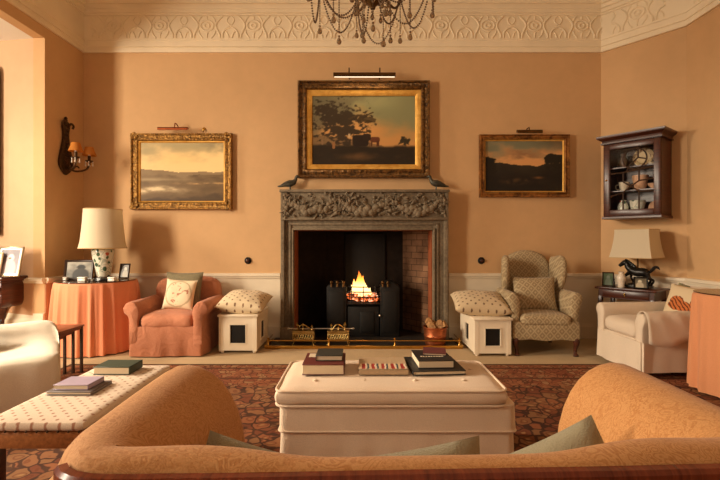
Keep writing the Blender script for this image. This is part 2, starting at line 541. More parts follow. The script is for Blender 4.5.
# swags of fruit and leaves
rnd = random.Random(3)
b = NB()
def leaf(b, c, L, ang, tilt=0.4):
    pts = [(0, 0), (L*0.3, L*0.2), (L*0.7, L*0.16), (L, 0), (L*0.7, -L*0.16), (L*0.3, -L*0.2)]
    m = T(*c) @ Matrix.Rotation(ang, 4, 'Y') @ Matrix.Rotation(tilt, 4, 'X')
    vs = [b.verts.new(m @ Vector((x, -0.008*math.sin(x/L*PI), z))) for x, z in pts]
    mid = [b.verts.new(m @ Vector((L*k, -0.02*math.sin(k*PI)-0.004, 0))) for k in (0.33, 0.67)]
    A, B, C, D, E, F_ = vs; M1, M2 = mid
    for q in ((A, B, M1), (B, C, M2, M1), (C, D, M2), (D, E, M2), (E, F_, M1, M2), (F_, A, M1)): b.faces.new(q)
x0, x1 = fx(JL0)+0.05, fx(JR1)-0.05
yy = yf-0.012
nsw = 3; span = (x1-x0)/nsw
for k in range(nsw):
    xa = x0+k*span
    for i in range(30):
        u = (i+0.5)/30
        z = 1.655-0.155*math.sin(u*PI)**0.8
        r = 0.018+0.028*math.sin(u*PI)*rnd.uniform(.7, 1.1)
        ball(b, (xa+u*span+rnd.uniform(-.012, .012), yy-r*0.45, z+rnd.uniform(-.028, .028)), r, 2, (1, 0.9, 1))
    for i in range(34):
        u = rnd.uniform(0.04, 0.96)
        z = 1.655-0.15*math.sin(u*PI)**0.8+rnd.choice((-1, 1))*rnd.uniform(.02, .065)
        z = max(1.445, min(1.705, z))
        leaf(b, (xa+u*span, yy-0.012, z), rnd.uniform(.045, .075), rnd.uniform(0, 6.28), rnd.uniform(-.5, .5))
for k in range(nsw+1):
    xa = x0+k*span
    for i in range(26):
        leaf(b, (min(max(xa+rnd.uniform(-.075, .075), x0), x1), yy-0.01, rnd.uniform(1.46, 1.70)), rnd.uniform(.045, .08), rnd.uniform(0, 6.28), rnd.uniform(-.6, .6))
    for i in range(10):
        ball(b, (min(max(xa+rnd.uniform(-.06, .06), x0), x1), yy-0.012, rnd.uniform(1.47, 1.69)), rnd.uniform(.014, .026), 2)
for i in range(150):
    leaf(b, (rnd.uniform(x0, x1), yy-0.004, rnd.uniform(1.45, 1.70)), rnd.uniform(.045, .085), rnd.uniform(0, 6.28), rnd.uniform(-.7, .7))
for i in range(70):
    ball(b, (rnd.uniform(x0, x1), yy-0.006, rnd.uniform(1.455, 1.695)), rnd.uniform(.010, .022), 2)
obj('frieze_carving', b, STONE, fp, True, 60)
# fire opening: reveals, splayed sides, back
b = NB()
for (x, s) in ((FX0, 1), (FX1, -1)):
    boxr(b, fx(x)-s*0.03, fx(x)+s*0.03, -0.10, 0.13, 0.0, FZ)
boxr(b, fx(FX0), fx(FX1), -0.06, 0.13, FZ-0.005, FZ+0.02)
obj('reveal', b, TERRA, fp)
YB = 0.52
def quad(b, *p): b.faces.new([b.verts.new(q) for q in p])
b = NB()
for (x, xb) in ((FX0, -0.44),):
    quad(b, (fx(x), 0.12, 0), (fx(xb), YB, 0), (fx(xb), YB, 1.6), (fx(x), 0.12, 1.6))
quad(b, (fx(-0.44), YB, 0), (fx(0.56), YB, 0), (fx(0.56), YB, 1.6), (fx(-0.44), YB, 1.6))
quad(b, (fx(FX0), 0.12, 1.6), (fx(FX1), 0.12, 1.6), (fx(0.56), YB, 1.6), (fx(-0.44), YB, 1.6))
quad(b, (fx(FX0), 0.12, FZ), (fx(FX1), 0.12, FZ), (fx(FX1), 0.12, 1.6), (fx(FX0), 0.12, 1.6))
obj('firebox', b, SOOT_SHADE, fp, False)
b = NB(); quad(b, (fx(FX1), 0.12, 0), (fx(0.56), YB, 0), (fx(0.56), YB, 1.6), (fx(FX1), 0.12, 1.6)); obj('firebox_side', b, FBRICK, fp, False)  # paler brick: light falling on the right side is put into its colour
b = NB(); boxr(b, fx(-0.2), fx(0.33), YB-0.03, YB-0.005, 0.0, 1.25, 0.01); obj('iron_fireback', b, BLACKIRON, fp)
HEARTHM = plain('dark hearth slate', S(44, 39, 34), 0.45, 0, 0.4, 0.15, 6)
b = NB(); boxr(b, -1.0, 1.09, 4.86, BACK-0.02, 0.0, 0.012); boxr(b, FX0+0.013, FX1-0.013, BACK-0.02, BACK+0.50, 0.0, 0.012); struct('trim_8', b, HEARTHM)

# hob grate
gr = thing('fire_grate', 'black iron hob grate holding the burning fire', 'fire grate', (0.0, BACK+0.13, 0.012))
for (x0, x1) in ((-0.40, -0.16), (0.24, 0.47)):
    b = NB()
    pts = [(x0, 0), (x1, 0), (x1, 0.60), ((x0+x1)/2+0.04, 0.66), ((x0+x1)/2-0.04, 0.66), (x0, 0.60)]
    prism(b, pts, 0.26, 0.012, 2, T(0, -0.13, 0))
    boxr(b, x0+0.03, x1-0.03, -0.142, -0.12, 0.06, 0.55, 0.006)
    obj('hob', b, BLACKIRON, gr)
b = NB()
for z in (0.42, 0.48, 0.54, 0.60):
    tube(b, smooth_pts([(-0.16, -0.10, z), (-0.1, -0.15, z), (0.04, -0.175, z), (0.18, -0.15, z), (0.24, -0.10, z)], 5), 0.0075, 6)
for x in (-0.1, 0.04, 0.18): tube(b, [(x, -0.155 if x != 0.04 else -0.175, 0.40), (x, -0.155 if x != 0.04 else -0.175, 0.61)], 0.006, 6)
boxr(b, -0.16, 0.24, -0.12, 0.12, 0.385, 0.40)
obj('basket', b, BLACKIRON, gr)
b = NB(); boxr(b, -0.15, 0.23, -0.11, -0.09, 0.0, 0.36, 0.006); boxr(b, 0.0, 0.17, -0.125, -0.1, 0.05, 0.3, 0.01); obj('ash_door', b, BLACKIRON, gr)
b = NB(); ball(b, (0.235, -0.155, 0.26), 0.018, 2); obj('knob', b, SILVER, gr)
for x in (-0.34, -0.27, -0.20, 0.27, 0.33):
    b = NB(); ball(b, (x, -0.15, 0.655), 0.02 if x < 0.3 else 0.016, 2, (1, 1, 1.15)); lathe(b, [(0.0, 0.60), (0.012, 0.60), (0.012, 0.64), (0, 0.64)], 8, (x, -0.15, 0)); obj('finial', b, DARKBRASS, gr)

def emis(name, stops, strength):
    t = NT(name)
    z = t.sep(t.tc.outputs['Generated'])[2]
    col = t.ramp(z, stops)
    t.link(col, t.b.inputs['Emission Color']); t.b.inputs['Emission Strength'].default_value = strength
    return t.done((0.02, 0.01, 0.0, 1), 0.9)
FLAME = emis('flame', [(0.0, S(255, 190, 110)), (0.35, S(255, 214, 140)), (0.65, S(255, 150, 52)), (1.0, S(150, 46, 10))], 3.2)
def mk_ember():
    t = NT('glowing coals')
    f = t.noise(22, 3)
    t.link(t.ramp(f, [(0.42, S(60, 10, 2)), (0.52, S(255, 110, 40)), (0.66, S(255, 210, 170))]), t.b.inputs['Emission Color'])
    t.b.inputs['Emission Strength'].default_value = 1.6
    return t.done(S(30, 24, 20), 0.9)
EMBER = mk_ember()
fire = thing('fire', 'orange coal fire burning in the iron grate', 'fire', (0.0, BACK+0.1, 0.41))
b = NB()
for i in range(46):
    ball(b, (rnd.uniform(-0.13, 0.2), rnd.uniform(-0.09, 0.07), 0.022+rnd.uniform(0, 0.085)), rnd.uniform(.024, .04), 1, (1.2, 1, .8))
obj('coals', b, EMBER, fire, False)
b = NB()
for (x, h, w) in ((-0.06, 0.21, 0.036), (-0.015, 0.31, 0.042), (0.035, 0.25, 0.042), (0.075, 0.16, 0.03), (-0.09, 0.14, 0.024), (0.12, 0.10, 0.024)):
    ph = rnd.uniform(0, 6)
    pts = [(x+0.014*math.sin(ph+5*k/9)*k/9, -0.02+0.012*math.cos(ph+4*k/9), 0.08+h*k/9) for k in range(10)]
    rs = [w*(0.75+0.5*math.sin(k/9*PI*0.9))*(1-(k/9)**2.2)+0.001 for k in range(10)]
    tube(b, pts, rs, 8)
obj('flames', b, FLAME, fire)

# fender
fd = thing('fender', 'low brass fender with thin rail around the hearth', 'fender', (0.04, 4.86, 0))
b = NB()
boxr(b, -1.06, 1.06, -0.035, 0.0, 0.0, 0.035, 0.006)
for s in (-1, 1): boxr(b, s*1.06-0.015, s*1.06+0.015, 0.0, 0.33, 0.0, 0.035, 0.006)
obj('base_strip', b, BRASS, fd)
b = NB()
tube(b, [(-1.04, 0.30, 0.085), (-1.04, -0.012, 0.085), (1.04, -0.012, 0.085), (1.04, 0.30, 0.085)], 0.006, 8)
obj('rail', b, BRASS, fd)
for x in (-1.03, -0.375, 0.335, 1.03):
    b = NB(); lathe(b, [(0.014, 0.035), (0.008, 0.045), (0.007, 0.075), (0.013, 0.08), (0.014, 0.092), (0.006, 0.1), (0.012, 0.11), (0, 0.122)], 12, (x, -0.012, 0)); obj('post', b, BRASS, fd)

# fire-iron rests (pierced brass stands with turned finials)
GILT = plain('pale brass casting', S(176, 146, 88), 0.3, 1.0, 0.5, 0.2, 30)
def fire_rest(loc, label, fins):
    t = thing('brass_trivet', label, 'trivet', loc, 0, 'pierced brass trivets on the hearth')
    b = NB()
    W = 0.235
    # pierced apron: lattice of bars
    boxr(b, -W/2, W/2, -0.055, -0.045, 0.125, 0.145, 0.003)
    boxr(b, -W/2, W/2, -0.055, -0.045, 0.055, 0.07, 0.003)
    for i in range(9):
        x = -W/2+0.012+i*(W-0.024)/8
        for s in (-1, 1):
            tube(b, [(x-s*0.012, -0.05, 0.068), (x+s*0.012, -0.05, 0.128)], 0.0045, 6)
    obj('pierced_apron', b, GILT, t)
    b = NB(); boxr(b, -W/2-0.005, W/2+0.005, -0.06, 0.06, 0.145, 0.157, 0.004); obj('top', b, GILT, t)
    for sx in (-1, 1):
        for sy in (-1, 1):
            b = NB(); tube(b, smooth_pts([(sx*(W/2-0.012), sy*0.048, 0.146), (sx*(W/2-0.004), sy*0.052, 0.08), (sx*(W/2-0.014), sy*0.05, 0.03), (sx*(W/2+0.005), sy*0.055, 0.0)], 4), 0.007, 8); obj('leg', b, GILT, t)
    for (x, h) in fins:
        b = NB(); lathe(b, [(0.012, 0.155), (0.006, 0.17), (0.006, 0.157+h*0.5), (0.014, 0.157+h*0.55), (0.015, 0.157+h*0.72), (0.005, 0.157+h*0.8), (0.009, 0.157+h*0.9), (0, 0.157+h)], 10, (x, 0.02, 0)); obj('finial', b, GILT, t)
    b = NB(); tube(b, smooth_pts([(-0.07, 0.02, 0.157), (-0.02, 0.02, 0.215), (0.04, 0.02, 0.19), (0.085, 0.02, 0.157)], 5), 0.006, 8); obj('scroll', b, GILT, t)
    return t
fire_rest((-0.625, 5.0, 0.012), 'pierced brass trivet with three finials farther from the log bucket', [(-0.075, 0.085), (-0.01, 0.075), (0.09, 0.055)])
fire_rest((-0.24, 5.0, 0.012), 'pierced brass trivet nearer the log bucket, right before the grate', [(-0.08, 0.07), (0.07, 0.09), (0.0, 0.04)])
b = NB(); tube(b, [(-0.80, 5.046, 0.1765), (-0.09, 5.046, 0.1765)], 0.007, 8); ball(b, (-0.80, 5.046, 0.1765), 0.016, 2); ball(b, (-0.08, 5.046, 0.1765), 0.012, 2, (1.8, 1, 1))
o = tag(obj('poker', b, SILVER), 'thin bright poker laid across the tops of the brass trivets', 'poker')

# copper log bucket
COPPER = plain('copper bucket', S(176, 98, 60), 0.4, 0.85, 0.5, 0.18, 10, 0.1, 20)
lb = thing('log_bucket', 'copper bucket of split logs by the fireplace jamb', 'bucket', (0.835, 5.0, 0.012))
b = NB(); lathe(b, [(0, 0.0), (0.105, 0.0), (0.112, 0.01), (0.122, 0.09), (0.126, 0.098), (0.122, 0.105), (0.13, 0.185), (0.136, 0.19), (0.136, 0.2), (0.126, 0.2), (0.115, 0.02), (0, 0.015)], 28); obj('body', b, COPPER, lb)
b = NB(); tube(b, smooth_pts([(-0.13, 0, 0.19), (-0.11, -0.02, 0.16), (0, -0.15, 0.10), (0.11, -0.02, 0.16), (0.13, 0, 0.19)], 6), 0.005, 8); obj('handle', b, COPPER, lb)
LOG = wood('split birch log', S(104, 66, 38), S(190, 140, 84), 0.8, (6, 6, 1))
logs = [((0.79, 4.98, 0.23), 62, 20, 'pale split log standing tallest in the copper bucket'), ((0.86, 4.96, 0.215), -58, 60, 'split log leaning across the front of the copper bucket'), ((0.90, 5.0, 0.23), -50, -25, 'split log poking out beside the jamb from the copper bucket'), ((0.83, 5.04, 0.225), 70, 95, 'split log lying at the back of the copper bucket')]
for (c, tilt, rz, lab) in logs:
    b = NB(); prism(b, [(-0.035, -0.03), (0.04, -0.028), (0.03, 0.02), (0.0, 0.038), (-0.03, 0.02)], 0.19, 0.004, 1, T(0, -0.095, 0))
    o = tag(obj('log', b, LOG), lab, 'log', 'logs in the copper bucket')
    o.location = c; o.rotation_euler = (math.radians(tilt*0.45), math.radians(8), math.radians(rz))

# birds on the mantel
BRONZE = plain('weathered bronze', S(74, 70, 58), 0.5, 0.35, 0.5, 0.25, 30)
def bird(loc, flip, label):
    t = NB()
    pts = [(-0.135, 0, 0.045), (-0.09, 0, 0.052), (-0.04, 0, 0.07), (0.01, 0, 0.08), (0.05, 0, 0.092), (0.075, 0, 0.122), (0.082, 0, 0.148), (0.095, 0, 0.162), (0.118, 0, 0.158), (0.135, 0, 0.155)]
    rs = [0.006, 0.016, 0.032, 0.042, 0.034, 0.02, 0.017, 0.02, 0.008, 0.002]
    tube(t, [p for p in smooth_pts(pts, 3)], [max(.002, rs[min(9, i//3)]*(1-(i % 3)/3)+rs[min(9, i//3+1)]*((i % 3)/3)) for i in range(28)], 10)
    for s in (-1, 1):
        tube(t, [(0.01, s*0.016, 0.05), (0.014, s*0.017, 0.01)], 0.006, 6); ball(t, (0.02, s*0.018, 0.006), 0.013, 1, (1.6, 1, .4))
        tube(t, smooth_pts([(0.03, s*0.036, 0.092), (-0.02, s*0.04, 0.085), (-0.09, s*0.02, 0.062)], 4), [0.012]*5+[0.008]*3+[0.003], 6)
    b = NB(); add(b, t, Matrix.Diagonal((flip, 1, 1, 1)))
    o = tag(obj('bird_figurine', b, BRONZE), label, 'figurine', 'bronze birds on the mantel shelf'); o.location = loc
bird((-0.83, 5.27, 1.752), 1, 'bronze bird on the mantel shelf, tail towards the hill-and-water painting')
bird((0.905, 5.27, 1.752), -1, 'bronze bird on the mantel shelf, at the end above the log bucket')

# round bell knobs
for (x, lab) in ((-1.335, 'round dark knob on the wall above the spotted cushion near the pink armchair'), (1.445, 'round dark knob on the wall between fireplace and wing chair')):
    t = thing('wall_bell_knob', lab, 'wall knob', (x, BACK, 0.925), 0, 'dark bell knobs beside the fireplace')
    b = NB(); lathe(b, [(0.0, 0), (0.040, 0), (0.042, 0.008), (0.036, 0.014), (0.028, 0.018), (0.028, 0.014), (0, 0.014)], 24, M=R('X', 90)); obj('plate', b, BLACKIRON, t)
    b = NB(); lathe(b, [(0.008, 0.012), (0.010, 0.024), (0.018, 0.03), (0.02, 0.038), (0.012, 0.044), (0, 0.046)], 20, M=R('X', 90)); obj('knob', b, MAHOG, t)

# ------------------------------------------------------------------ paintings
def fbm(x, y, o=4):
    s = 0; a = 0.5
    for i in range(o):
        s += a*noise.noise(Vector((x*2**i, y*2**i, 3.7))); a *= 0.5
    return s*1.6
def mixc(a, b, t):
    t = max(0, min(1, t)); return tuple(a[i]+(b[i]-a[i])*t for i in range(3))
def sst(a, b, x):
    t = max(0, min(1, (x-a)/(b-a))); return t*t*(3-2*t)
def p_cattle(u, v):
    n = fbm(u*4, v*4)
    c = mixc((176, 128, 74), (120, 118, 84), sst(0.42, 0.85, v+0.25*(u-0.5)+n*0.2))
    c = mixc(c, (92, 84, 62), sst(0.55, 0.95, v*0.9-(u-0.45)*0.9+n*.4)*0.85)
    c = mixc(c, (200, 146, 84), 0.6*math.exp(-((u-0.47)/.13)**2-((v-0.52)/.14)**2))
    # hills
    if v < 0.36+0.08*math.sin(u*3+2)-0.14*max(0, u-0.6)+n*0.04: c = mixc(c, (104, 80, 52), 0.75)
    # tree mass
    e = ((u-0.24)/0.22)**2+((v-0.62)/0.30)**2+fbm(u*7, v*7)*1.6+fbm(u*22, v*22)*2.2
    c = mixc(c, (50, 39, 26), sst(1.5, 0.6, e)*.95)
    if abs(v-(0.7+0.18*(u-0.4)+0.06*fbm(u*7, 2)))<0.012 and 0.35 < u < 0.6: c = (66, 50, 30)
    e2 = ((u-0.53)/0.07)**2+((v-0.65)/0.04)**2+fbm(u*16, v*16)*2
    c = mixc(c, (60, 46, 26), sst(1.2, 0.6, e2)*0.8)
    e3 = ((u-0.89)/0.06)**2+((v-0.34)/0.06)**2+fbm(u*18, v*18)*1.6
    c = mixc(c, (48, 40, 26), sst(1.2, 0.7, e3))
    # ground
    g = 0.28+0.03*fbm(u*5, 1)-0.02*u
    c = mixc(c, (38, 29, 18), sst(g+0.03, g-0.02, v))
    if v < g: c = mixc(c, (104, 72, 40), 0.7*max(0, math.exp(-((u-0.45)/.14)**2-((v-0.12)/.05)**2)+fbm(u*12, v*20)*0.25))
    # cattle
    for (cx, cy, w, h, col) in ((0.61, 0.365, 0.045, 0.04, (92, 50, 30)), (0.47, 0.35, 0.08, 0.085, (38, 27, 18)), (0.53, 0.40, 0.04, 0.05, (44, 30, 20)), (0.36, 0.42, 0.009, 0.03, (176, 150, 112)), (0.21, 0.28, 0.012, 0.05, (128, 88, 52)), (0.10, 0.33, 0.01, 0.04, (120, 92, 62))):
        e = ((u-cx)/w)**4+((v-cy)/h)**4
        c = mixc(c, col, sst(1.2, 0.8, e))
    for lx in (0.56, 0.575, 0.63, 0.645):
        if abs(u-lx) < 0.006 and 0.27 < v < 0.35: c = (74, 40, 22)
    return c
def p_water(u, v):
    n = fbm(u*4, v*6)
    c = mixc((222, 190, 132), (160, 144, 104), sst(0.6, 1.0, v+n*.25))
    c = mixc(c, (228, 188, 122), 0.5*math.exp(-((u-0.45)/.3)**2-((v-0.72)/.12)**2))
    c = mixc(c, (120, 108, 82), 0.6*sst(0.62, 0.95, u)*sst(0.75, 1.0, v+n*.3))
    hz = 0.50+0.06*max(0, 0.45-u)*2+0.02*fbm(u*6, 0)
    if v < hz: c = mixc((132, 110, 78), (104, 82, 54), sst(hz, 0.2, v)+n*.5)
    if v < 0.44+n*.04: c = mixc(c, (92, 72, 46), 0.7*sst(0.2, 0.8, u)+fbm(u*7, v*16)*.8)
    w = math.exp(-((v-(0.17+0.12*u*(1-u)+0.02*math.sin(u*9)))/0.05)**2)*sst(0.75, 0.2, u)
    c = mixc(c, (208, 186, 146), w*(0.85+fbm(u*12, v*30)*.8))
    w = math.exp(-((v-0.30)/0.02)**2)*sst(0.25, 0.7, u)
    c = mixc(c, (180, 142, 92), w*(0.4+fbm(u*12, v*30)))
    w = math.exp(-((v-0.37)/0.025)**2)*sst(0.7, 0.1, u)
    c = mixc(c, (176, 156, 118), w*0.6)
    c = mixc(c, (70, 54, 36), sst(0.10, 0.0, v+n*.15)*0.9)
    return c
def p_dusk(u, v):
    n = fbm(u*4, v*6)
    c = mixc((186, 134, 84), (106, 104, 82), sst(0.55, 0.98, v+n*.25))
    c = mixc(c, (118, 82, 56), 0.7*math.exp(-((u-0.5)/.22)**2-((v-0.72+n*.2)/.06)**2))
    c = mixc(c, (74, 60, 44), 0.6*sst(0.5, 1.0, u)*sst(0.72, 1.0, v))
    hz = 0.54+0.03*math.sin(u*7+0.5)+0.03*fbm(u*8, 0)
    if v < hz: c = mixc((44, 36, 26), (28, 23, 18), sst(hz, 0.25, v)+n*.6)
    e = ((u-0.04)/0.13)**2+((v-0.5)/0.18)**2+fbm(u*12, v*12)*.9
    c = mixc(c, (30, 25, 18), sst(1.1, 0.8, e))
    e = ((u-0.91)/0.14)**2+((v-0.58)/0.17)**2+fbm(u*12, v*12)*1.2
    c = mixc(c, (32, 27, 19), sst(1.15, 0.75, e))
    c = mixc(c, (120, 78, 42), 0.8*math.exp(-((u-0.69)/.06)**2-((v-0.27)/.025)**2))
    c = mixc(c, (64, 46, 28), 0.5*math.exp(-((u-0.4)/.2)**2-((v-0.2)/.06)**2)*(1+3*fbm(u*14, v*14)))
    return c
def paint_mat(name, rough):
    t = NT(name)
    a = t.n.new('ShaderNodeAttribute'); a.attribute_name = 'Col'
    t.bump(t.noise(90, 3), 0.06, 0.002)
    return t.done(a.outputs['Color'], rough, 0, 0.25)
OIL = paint_mat('oil paint', 0.5)
PHOTO = paint_mat('photographic print', 0.3)
def canvas(name, fn, w, h, nx, ny, mat, parent, y=0.0, gain=1.0):
    b = NB(); vs = [[b.verts.new((-w/2+w*i/nx, y, -h/2+h*j/ny)) for i in range(nx+1)] for j in range(ny+1)]
    for j in range(ny):
        for i in range(nx): b.faces.new((vs[j][i], vs[j][i+1], vs[j+1][i+1], vs[j+1][i]))
    cols = []
    for j in range(ny+1):
        for i in range(nx+1):
            c = fn(i/nx, j/ny)
            cols += [min(1, lin(max(0, min(255, c[0]))/255)*gain), min(1, lin(max(0, min(255, c[1]))/255)*gain), min(1, lin(max(0, min(255, c[2]))/255)*gain), 1.0]
    me = bpy.data.meshes.new(name); bmesh.ops.recalc_face_normals(b, faces=b.faces)
    if b.faces: 
        b.faces.ensure_lookup_table()
        if b.faces[0].normal.y > 0: bmesh.ops.reverse_faces(b, faces=b.faces)
    # solid backing
    b.verts.index_update(); b.to_mesh(me); b.free()
    at = me.color_attributes.new('Col', 'FLOAT_COLOR', 'POINT'); at.data.foreach_set('color', cols)
    me.materials.append(mat)
    o = bpy.data.objects.new(name, me); return link(o, parent)
def frame_sweep(b, w, h, prof):
    """mitred frame; prof = (inset from outer edge, forward) pairs"""
    rings = []
    for (sx, sz) in ((-1, -1), (1, -1), (1, 1), (-1, 1)):
        rings.append([(sx*(w/2-i), -f, sz*(h/2-i)) for (i, f) in prof])
    rings.append(rings[0])
    R_ = [[b.verts.new(p) for p in r] for r in rings[:4]]
    n = len(prof)
    for k in range(4):
        A, B = R_[k], R_[(k+1) % 4]
        for i in range(n):
            j = (i+1) % n
            b.faces.new((A[i], A[j], B[j], B[i]))
def mk_gilt(name, c1, c2, sc, st, metal=0.8, rough=0.42):
    t = NT(name)
    f = t.noise(sc, 4, 0.6, None, 0.8); g = t.voro(sc*1.3)
    col = t.ramp(f, [(0.35, c1), (0.65, c2)])
    t.bump(t.math('ADD', f, g), st, 0.012)
    return t.done(col, rough, metal, 0.5)
GF1 = mk_gilt('old carved gilt', S(62, 42, 22), S(142, 100, 50), 26, 0.6, 0.55)
GF2 = mk_gilt('carved gilt', S(98, 68, 32), S(188, 138, 66), 34, 0.7, 0.6)
GF3 = mk_gilt('worn gilt', S(92, 58, 28), S(176, 120, 60), 14, 0.35, 0.6)
LINER = mk_gilt('bright gilt slip', S(206, 148, 60), S(236, 184, 92), 8, 0.08, 0.45, 0.5)
def painting(name, label, px0, px1, py0, py1, fw, lw, fn, fm, nx, ny, depth=0.07, d=5.33, gain=1.5, corners=None):
    X0, X1 = (px0-360)/F*d, (px1-360)/F*d
    Z1, Z0 = EYE+(240-py0)/F*d, EYE+(240-py1)/F*d
    w, h = X1-X0, Z1-Z0
    t = thing(name, label, 'painting', ((X0+X1)/2, BACK-0.002, Z0))
    ctr = T(0, 0, h/2)
    b = NB(); tmp = NB()
    frame_sweep(tmp, w, h, [(0, 0), (0, depth*0.8), (fw*0.1, depth), (fw*0.2, depth), (fw*0.28, depth*0.72), (fw*0.5, depth*0.62), (fw*0.68, depth*0.75), (fw*0.85, depth*0.8), (fw, depth*0.55), (fw, 0)])
    if corners:
        for sx in (-1, 1):
            for sz in (-1, 1):
                for k in range(7):
                    ball(tmp, (sx*(w/2-fw*0.5)+rnd.uniform(-.4, .4)*fw, -depth*0.75, sz*(h/2-fw*0.5)+rnd.uniform(-.4, .4)*fw), fw*rnd.uniform(.2, .32), 2, (1, .6, 1))
    add(b, tmp, ctr); obj('frame', b, fm, t)
    iw, ih = w-2*fw, h-2*fw
    if lw:
        b = NB(); tmp = NB(); frame_sweep(tmp, iw+0.004, ih+0.004, [(0, 0.01), (0, depth*0.55), (lw*0.3, depth*0.52), (lw, depth*0.22), (lw, 0.01)]); add(b, tmp, ctr); obj('slip', b, LINER, t)
    o = canvas('canvas', fn, iw-2*lw+0.01, ih-2*lw+0.01, nx, ny, OIL, t, -0.012, gain); o.location = (0, 0, h/2)
    return t
painting('cattle_painting', 'large gilt framed cattle landscape hanging over the fireplace', 297.5, 430, 80, 177.5, 0.105, 0.062, p_cattle, GF1, 150, 110, 0.10, 5.28, 1.4)
painting('lake_painting', 'gilt framed pale lake landscape above the pink armchair', 130, 231.5, 133, 209.5, 0.09, 0.018, p_water, GF2, 120, 90, 0.065, 5.31, 1.3, True)
painting('dusk_painting', 'gilt framed dark dusk landscape above the wing chair', 480, 570.5, 134, 197, 0.062, 0.016, p_dusk, GF3, 110, 80, 0.06, 5.31, 1.5)
LAMPON = NT('lit picture lamp tube')
LAMPON.b.inputs['Emission Color'].default_value = (1, 0.85, 0.6, 1); LAMPON.b.inputs['Emission Strength'].default_value = 1.6
LAMPON = LAMPON.done((0.9, 0.85, 0.75, 1), 0.5)
COPPERY = plain('coppered steel', S(150, 78, 44), 0.3, 0.9, 0.5, 0.1)
def pic_light(label, px0, px1, py, L, mat, lit, arms, r=0.028, out=0.17, up=0.06):
    d = BACK-out
    X0, X1 = (px0-360)/F*d, (px1-360)/F*d; Z = EYE+(240-py)/F*d
    t = thing('picture_light', label, 'picture light', ((X0+X1)/2, BACK, Z-0.03), 0, 'picture lights over the paintings')
    w = X1-X0
    b = NB(); n = 10
    prof = [(math.cos(a)*r, math.sin(a)*r) for a in [PI*1.22*k/n for k in range(n+1)]]
    prof += [(math.cos(a)*r*0.86, math.sin(a)*r*0.86) for a in [PI*1.22*k/n for k in range(n, -1, -1)]]
    loft(b, [[(x, -out+p[0], 0.03+p[1]) for p in prof] for x in (-w/2, w/2)])
    for x in (-w/2, w/2-0.004):
        loft(b, [[(x+dx, -out+math.cos(PI*k/n)*r, 0.03+math.sin(PI*k/n)*r) for k in range(n+1)] for dx in (0, 0.004)])
    obj('lamp_hood', b, mat, t)
    b = NB(); tube(b, [(-w/2+0.01, -out, 0.03-0.004), (w/2-0.01, -out, 0.03-0.004)], r*0.5, 10); obj('lamp_tube', b, LAMPON if lit else SILVER, t)
    for x in arms:
        b = NB(); tube(b, smooth_pts([(x*w, -out, 0.03+r), (x*w, -out+0.02, 0.03+r+up), (x*w, -out*0.4, 0.03+r+up*0.8), (x*w, -0.004, 0.055)], 6), 0.0065, 8); obj('bracket', b, mat, t)
    return t
pic_light('long dark picture light glowing over the cattle painting', 333.5, 395.5, 75.5, 0.7, DARKBRASS, True, (-0.25, 0.25), 0.034, 0.2)
pic_light('thin copper picture light over the pale lake painting', 158, 188, 129, 0.3, COPPERY, False, (0.05,), 0.022, 0.15, 0.05)
pic_light('short dark picture light over the dusk painting', 517, 542, 132, 0.3, DARKBRASS, False, (0.0,), 0.026, 0.15, 0.03)
t = thing('picture_hook', 'small brass hook on the wall above the lake painting', 'hook', ((204-360)/F*BACK, BACK, EYE+(240-129)/F*BACK))
b = NB(); lathe(b, [(0, 0), (0.02, 0), (0.02, 0.006), (0, 0.008)], 14, M=R('X', 90)); tube(b, smooth_pts([(0, -0.005, 0.01), (0, -0.03, -0.005), (0, -0.03, -0.03), (0, -0.012, -0.036)], 5), 0.005, 8); obj('hook', b, BRASS, t)
# ------------------------------------------------------------------ fabrics
def mk_damask(name, c1, c2, sc=7.0, amt=1.0, wr=0):
    t = NT(name)
    n1 = t.noise(sc, 2, 0.5, None, 2.6)
    v = t.math('ABSOLUTE', t.math('SUBTRACT', t.math('FRACT', t.math('MULTIPLY', n1, 11.0)), 0.5))
    p = t.ramp(v, [(0.16, 0.0), (0.26, 1.0)])
    n2 = t.noise(sc*3.3, 2, 0.5, None, 2.2)
    v2 = t.math('ABSOLUTE', t.math('SUBTRACT', t.math('FRACT', t.math('MULTIPLY', n2, 5.0)), 0.5))
    p2 = t.ramp(v2, [(0.15, 0.0), (0.28, 1.0)])
    zone = t.ramp(t.noise(sc*0.55, 2), [(0.4, 0.0), (0.6, 1.0)])
    f = t.mix(zone, p, p2)
    col = t.mix(t.math('MULTIPLY', f, amt), c1, c2)
    col = t.mix(0.25, col, t.ramp(t.noise(300, 2), [(0.3, scale_c(c1, 0.7)), (0.7, scale_c(c2, 1.1))]))
    if wr: t.bump(t.math('ADD', t.math('MULTIPLY', t.noise(7, 3, .5, None, 1.8), wr), t.math('MULTIPLY', f, .02)), .6, .05)
    else: t.bump(f, 0.15, 0.003)
    return t.done(col, 0.8, 0, 0.25, 0.1)
DAMASK = mk_damask('gold damask', S(180, 120, 66), S(208, 154, 98), 9.0, .8)
PINK = mk_damask('faded coral linen', S(186, 116, 84), S(200, 134, 100), 14.0, 0.8, .5)
WHITEC = fabric('white loose cover', S(236, 224, 204), 0.04, 300, 0.08, wr=0.5)
CREAMC = fabric('cream cotton cover', S(226, 205, 180), 0.05, 300, 0.08, wr=0.35)
OTTO = fabric('ottoman calico', S(232, 206, 178), 0.05, 300, 0.08, wr=0.25)
CORAL = fabric('coral table silk', S(234, 148, 108), 0.06, 260, 0.06)
PEACH = fabric('peach table silk', S(214, 144, 100), 0.05, 260, 0.06)
SAGE = fabric('sage linen', S(158, 148, 120), 0.10, 260, 0.15, wr=0.8)
OLIVE = mk_damask('olive damask', S(108, 98, 74), S(134, 122, 92), 16)
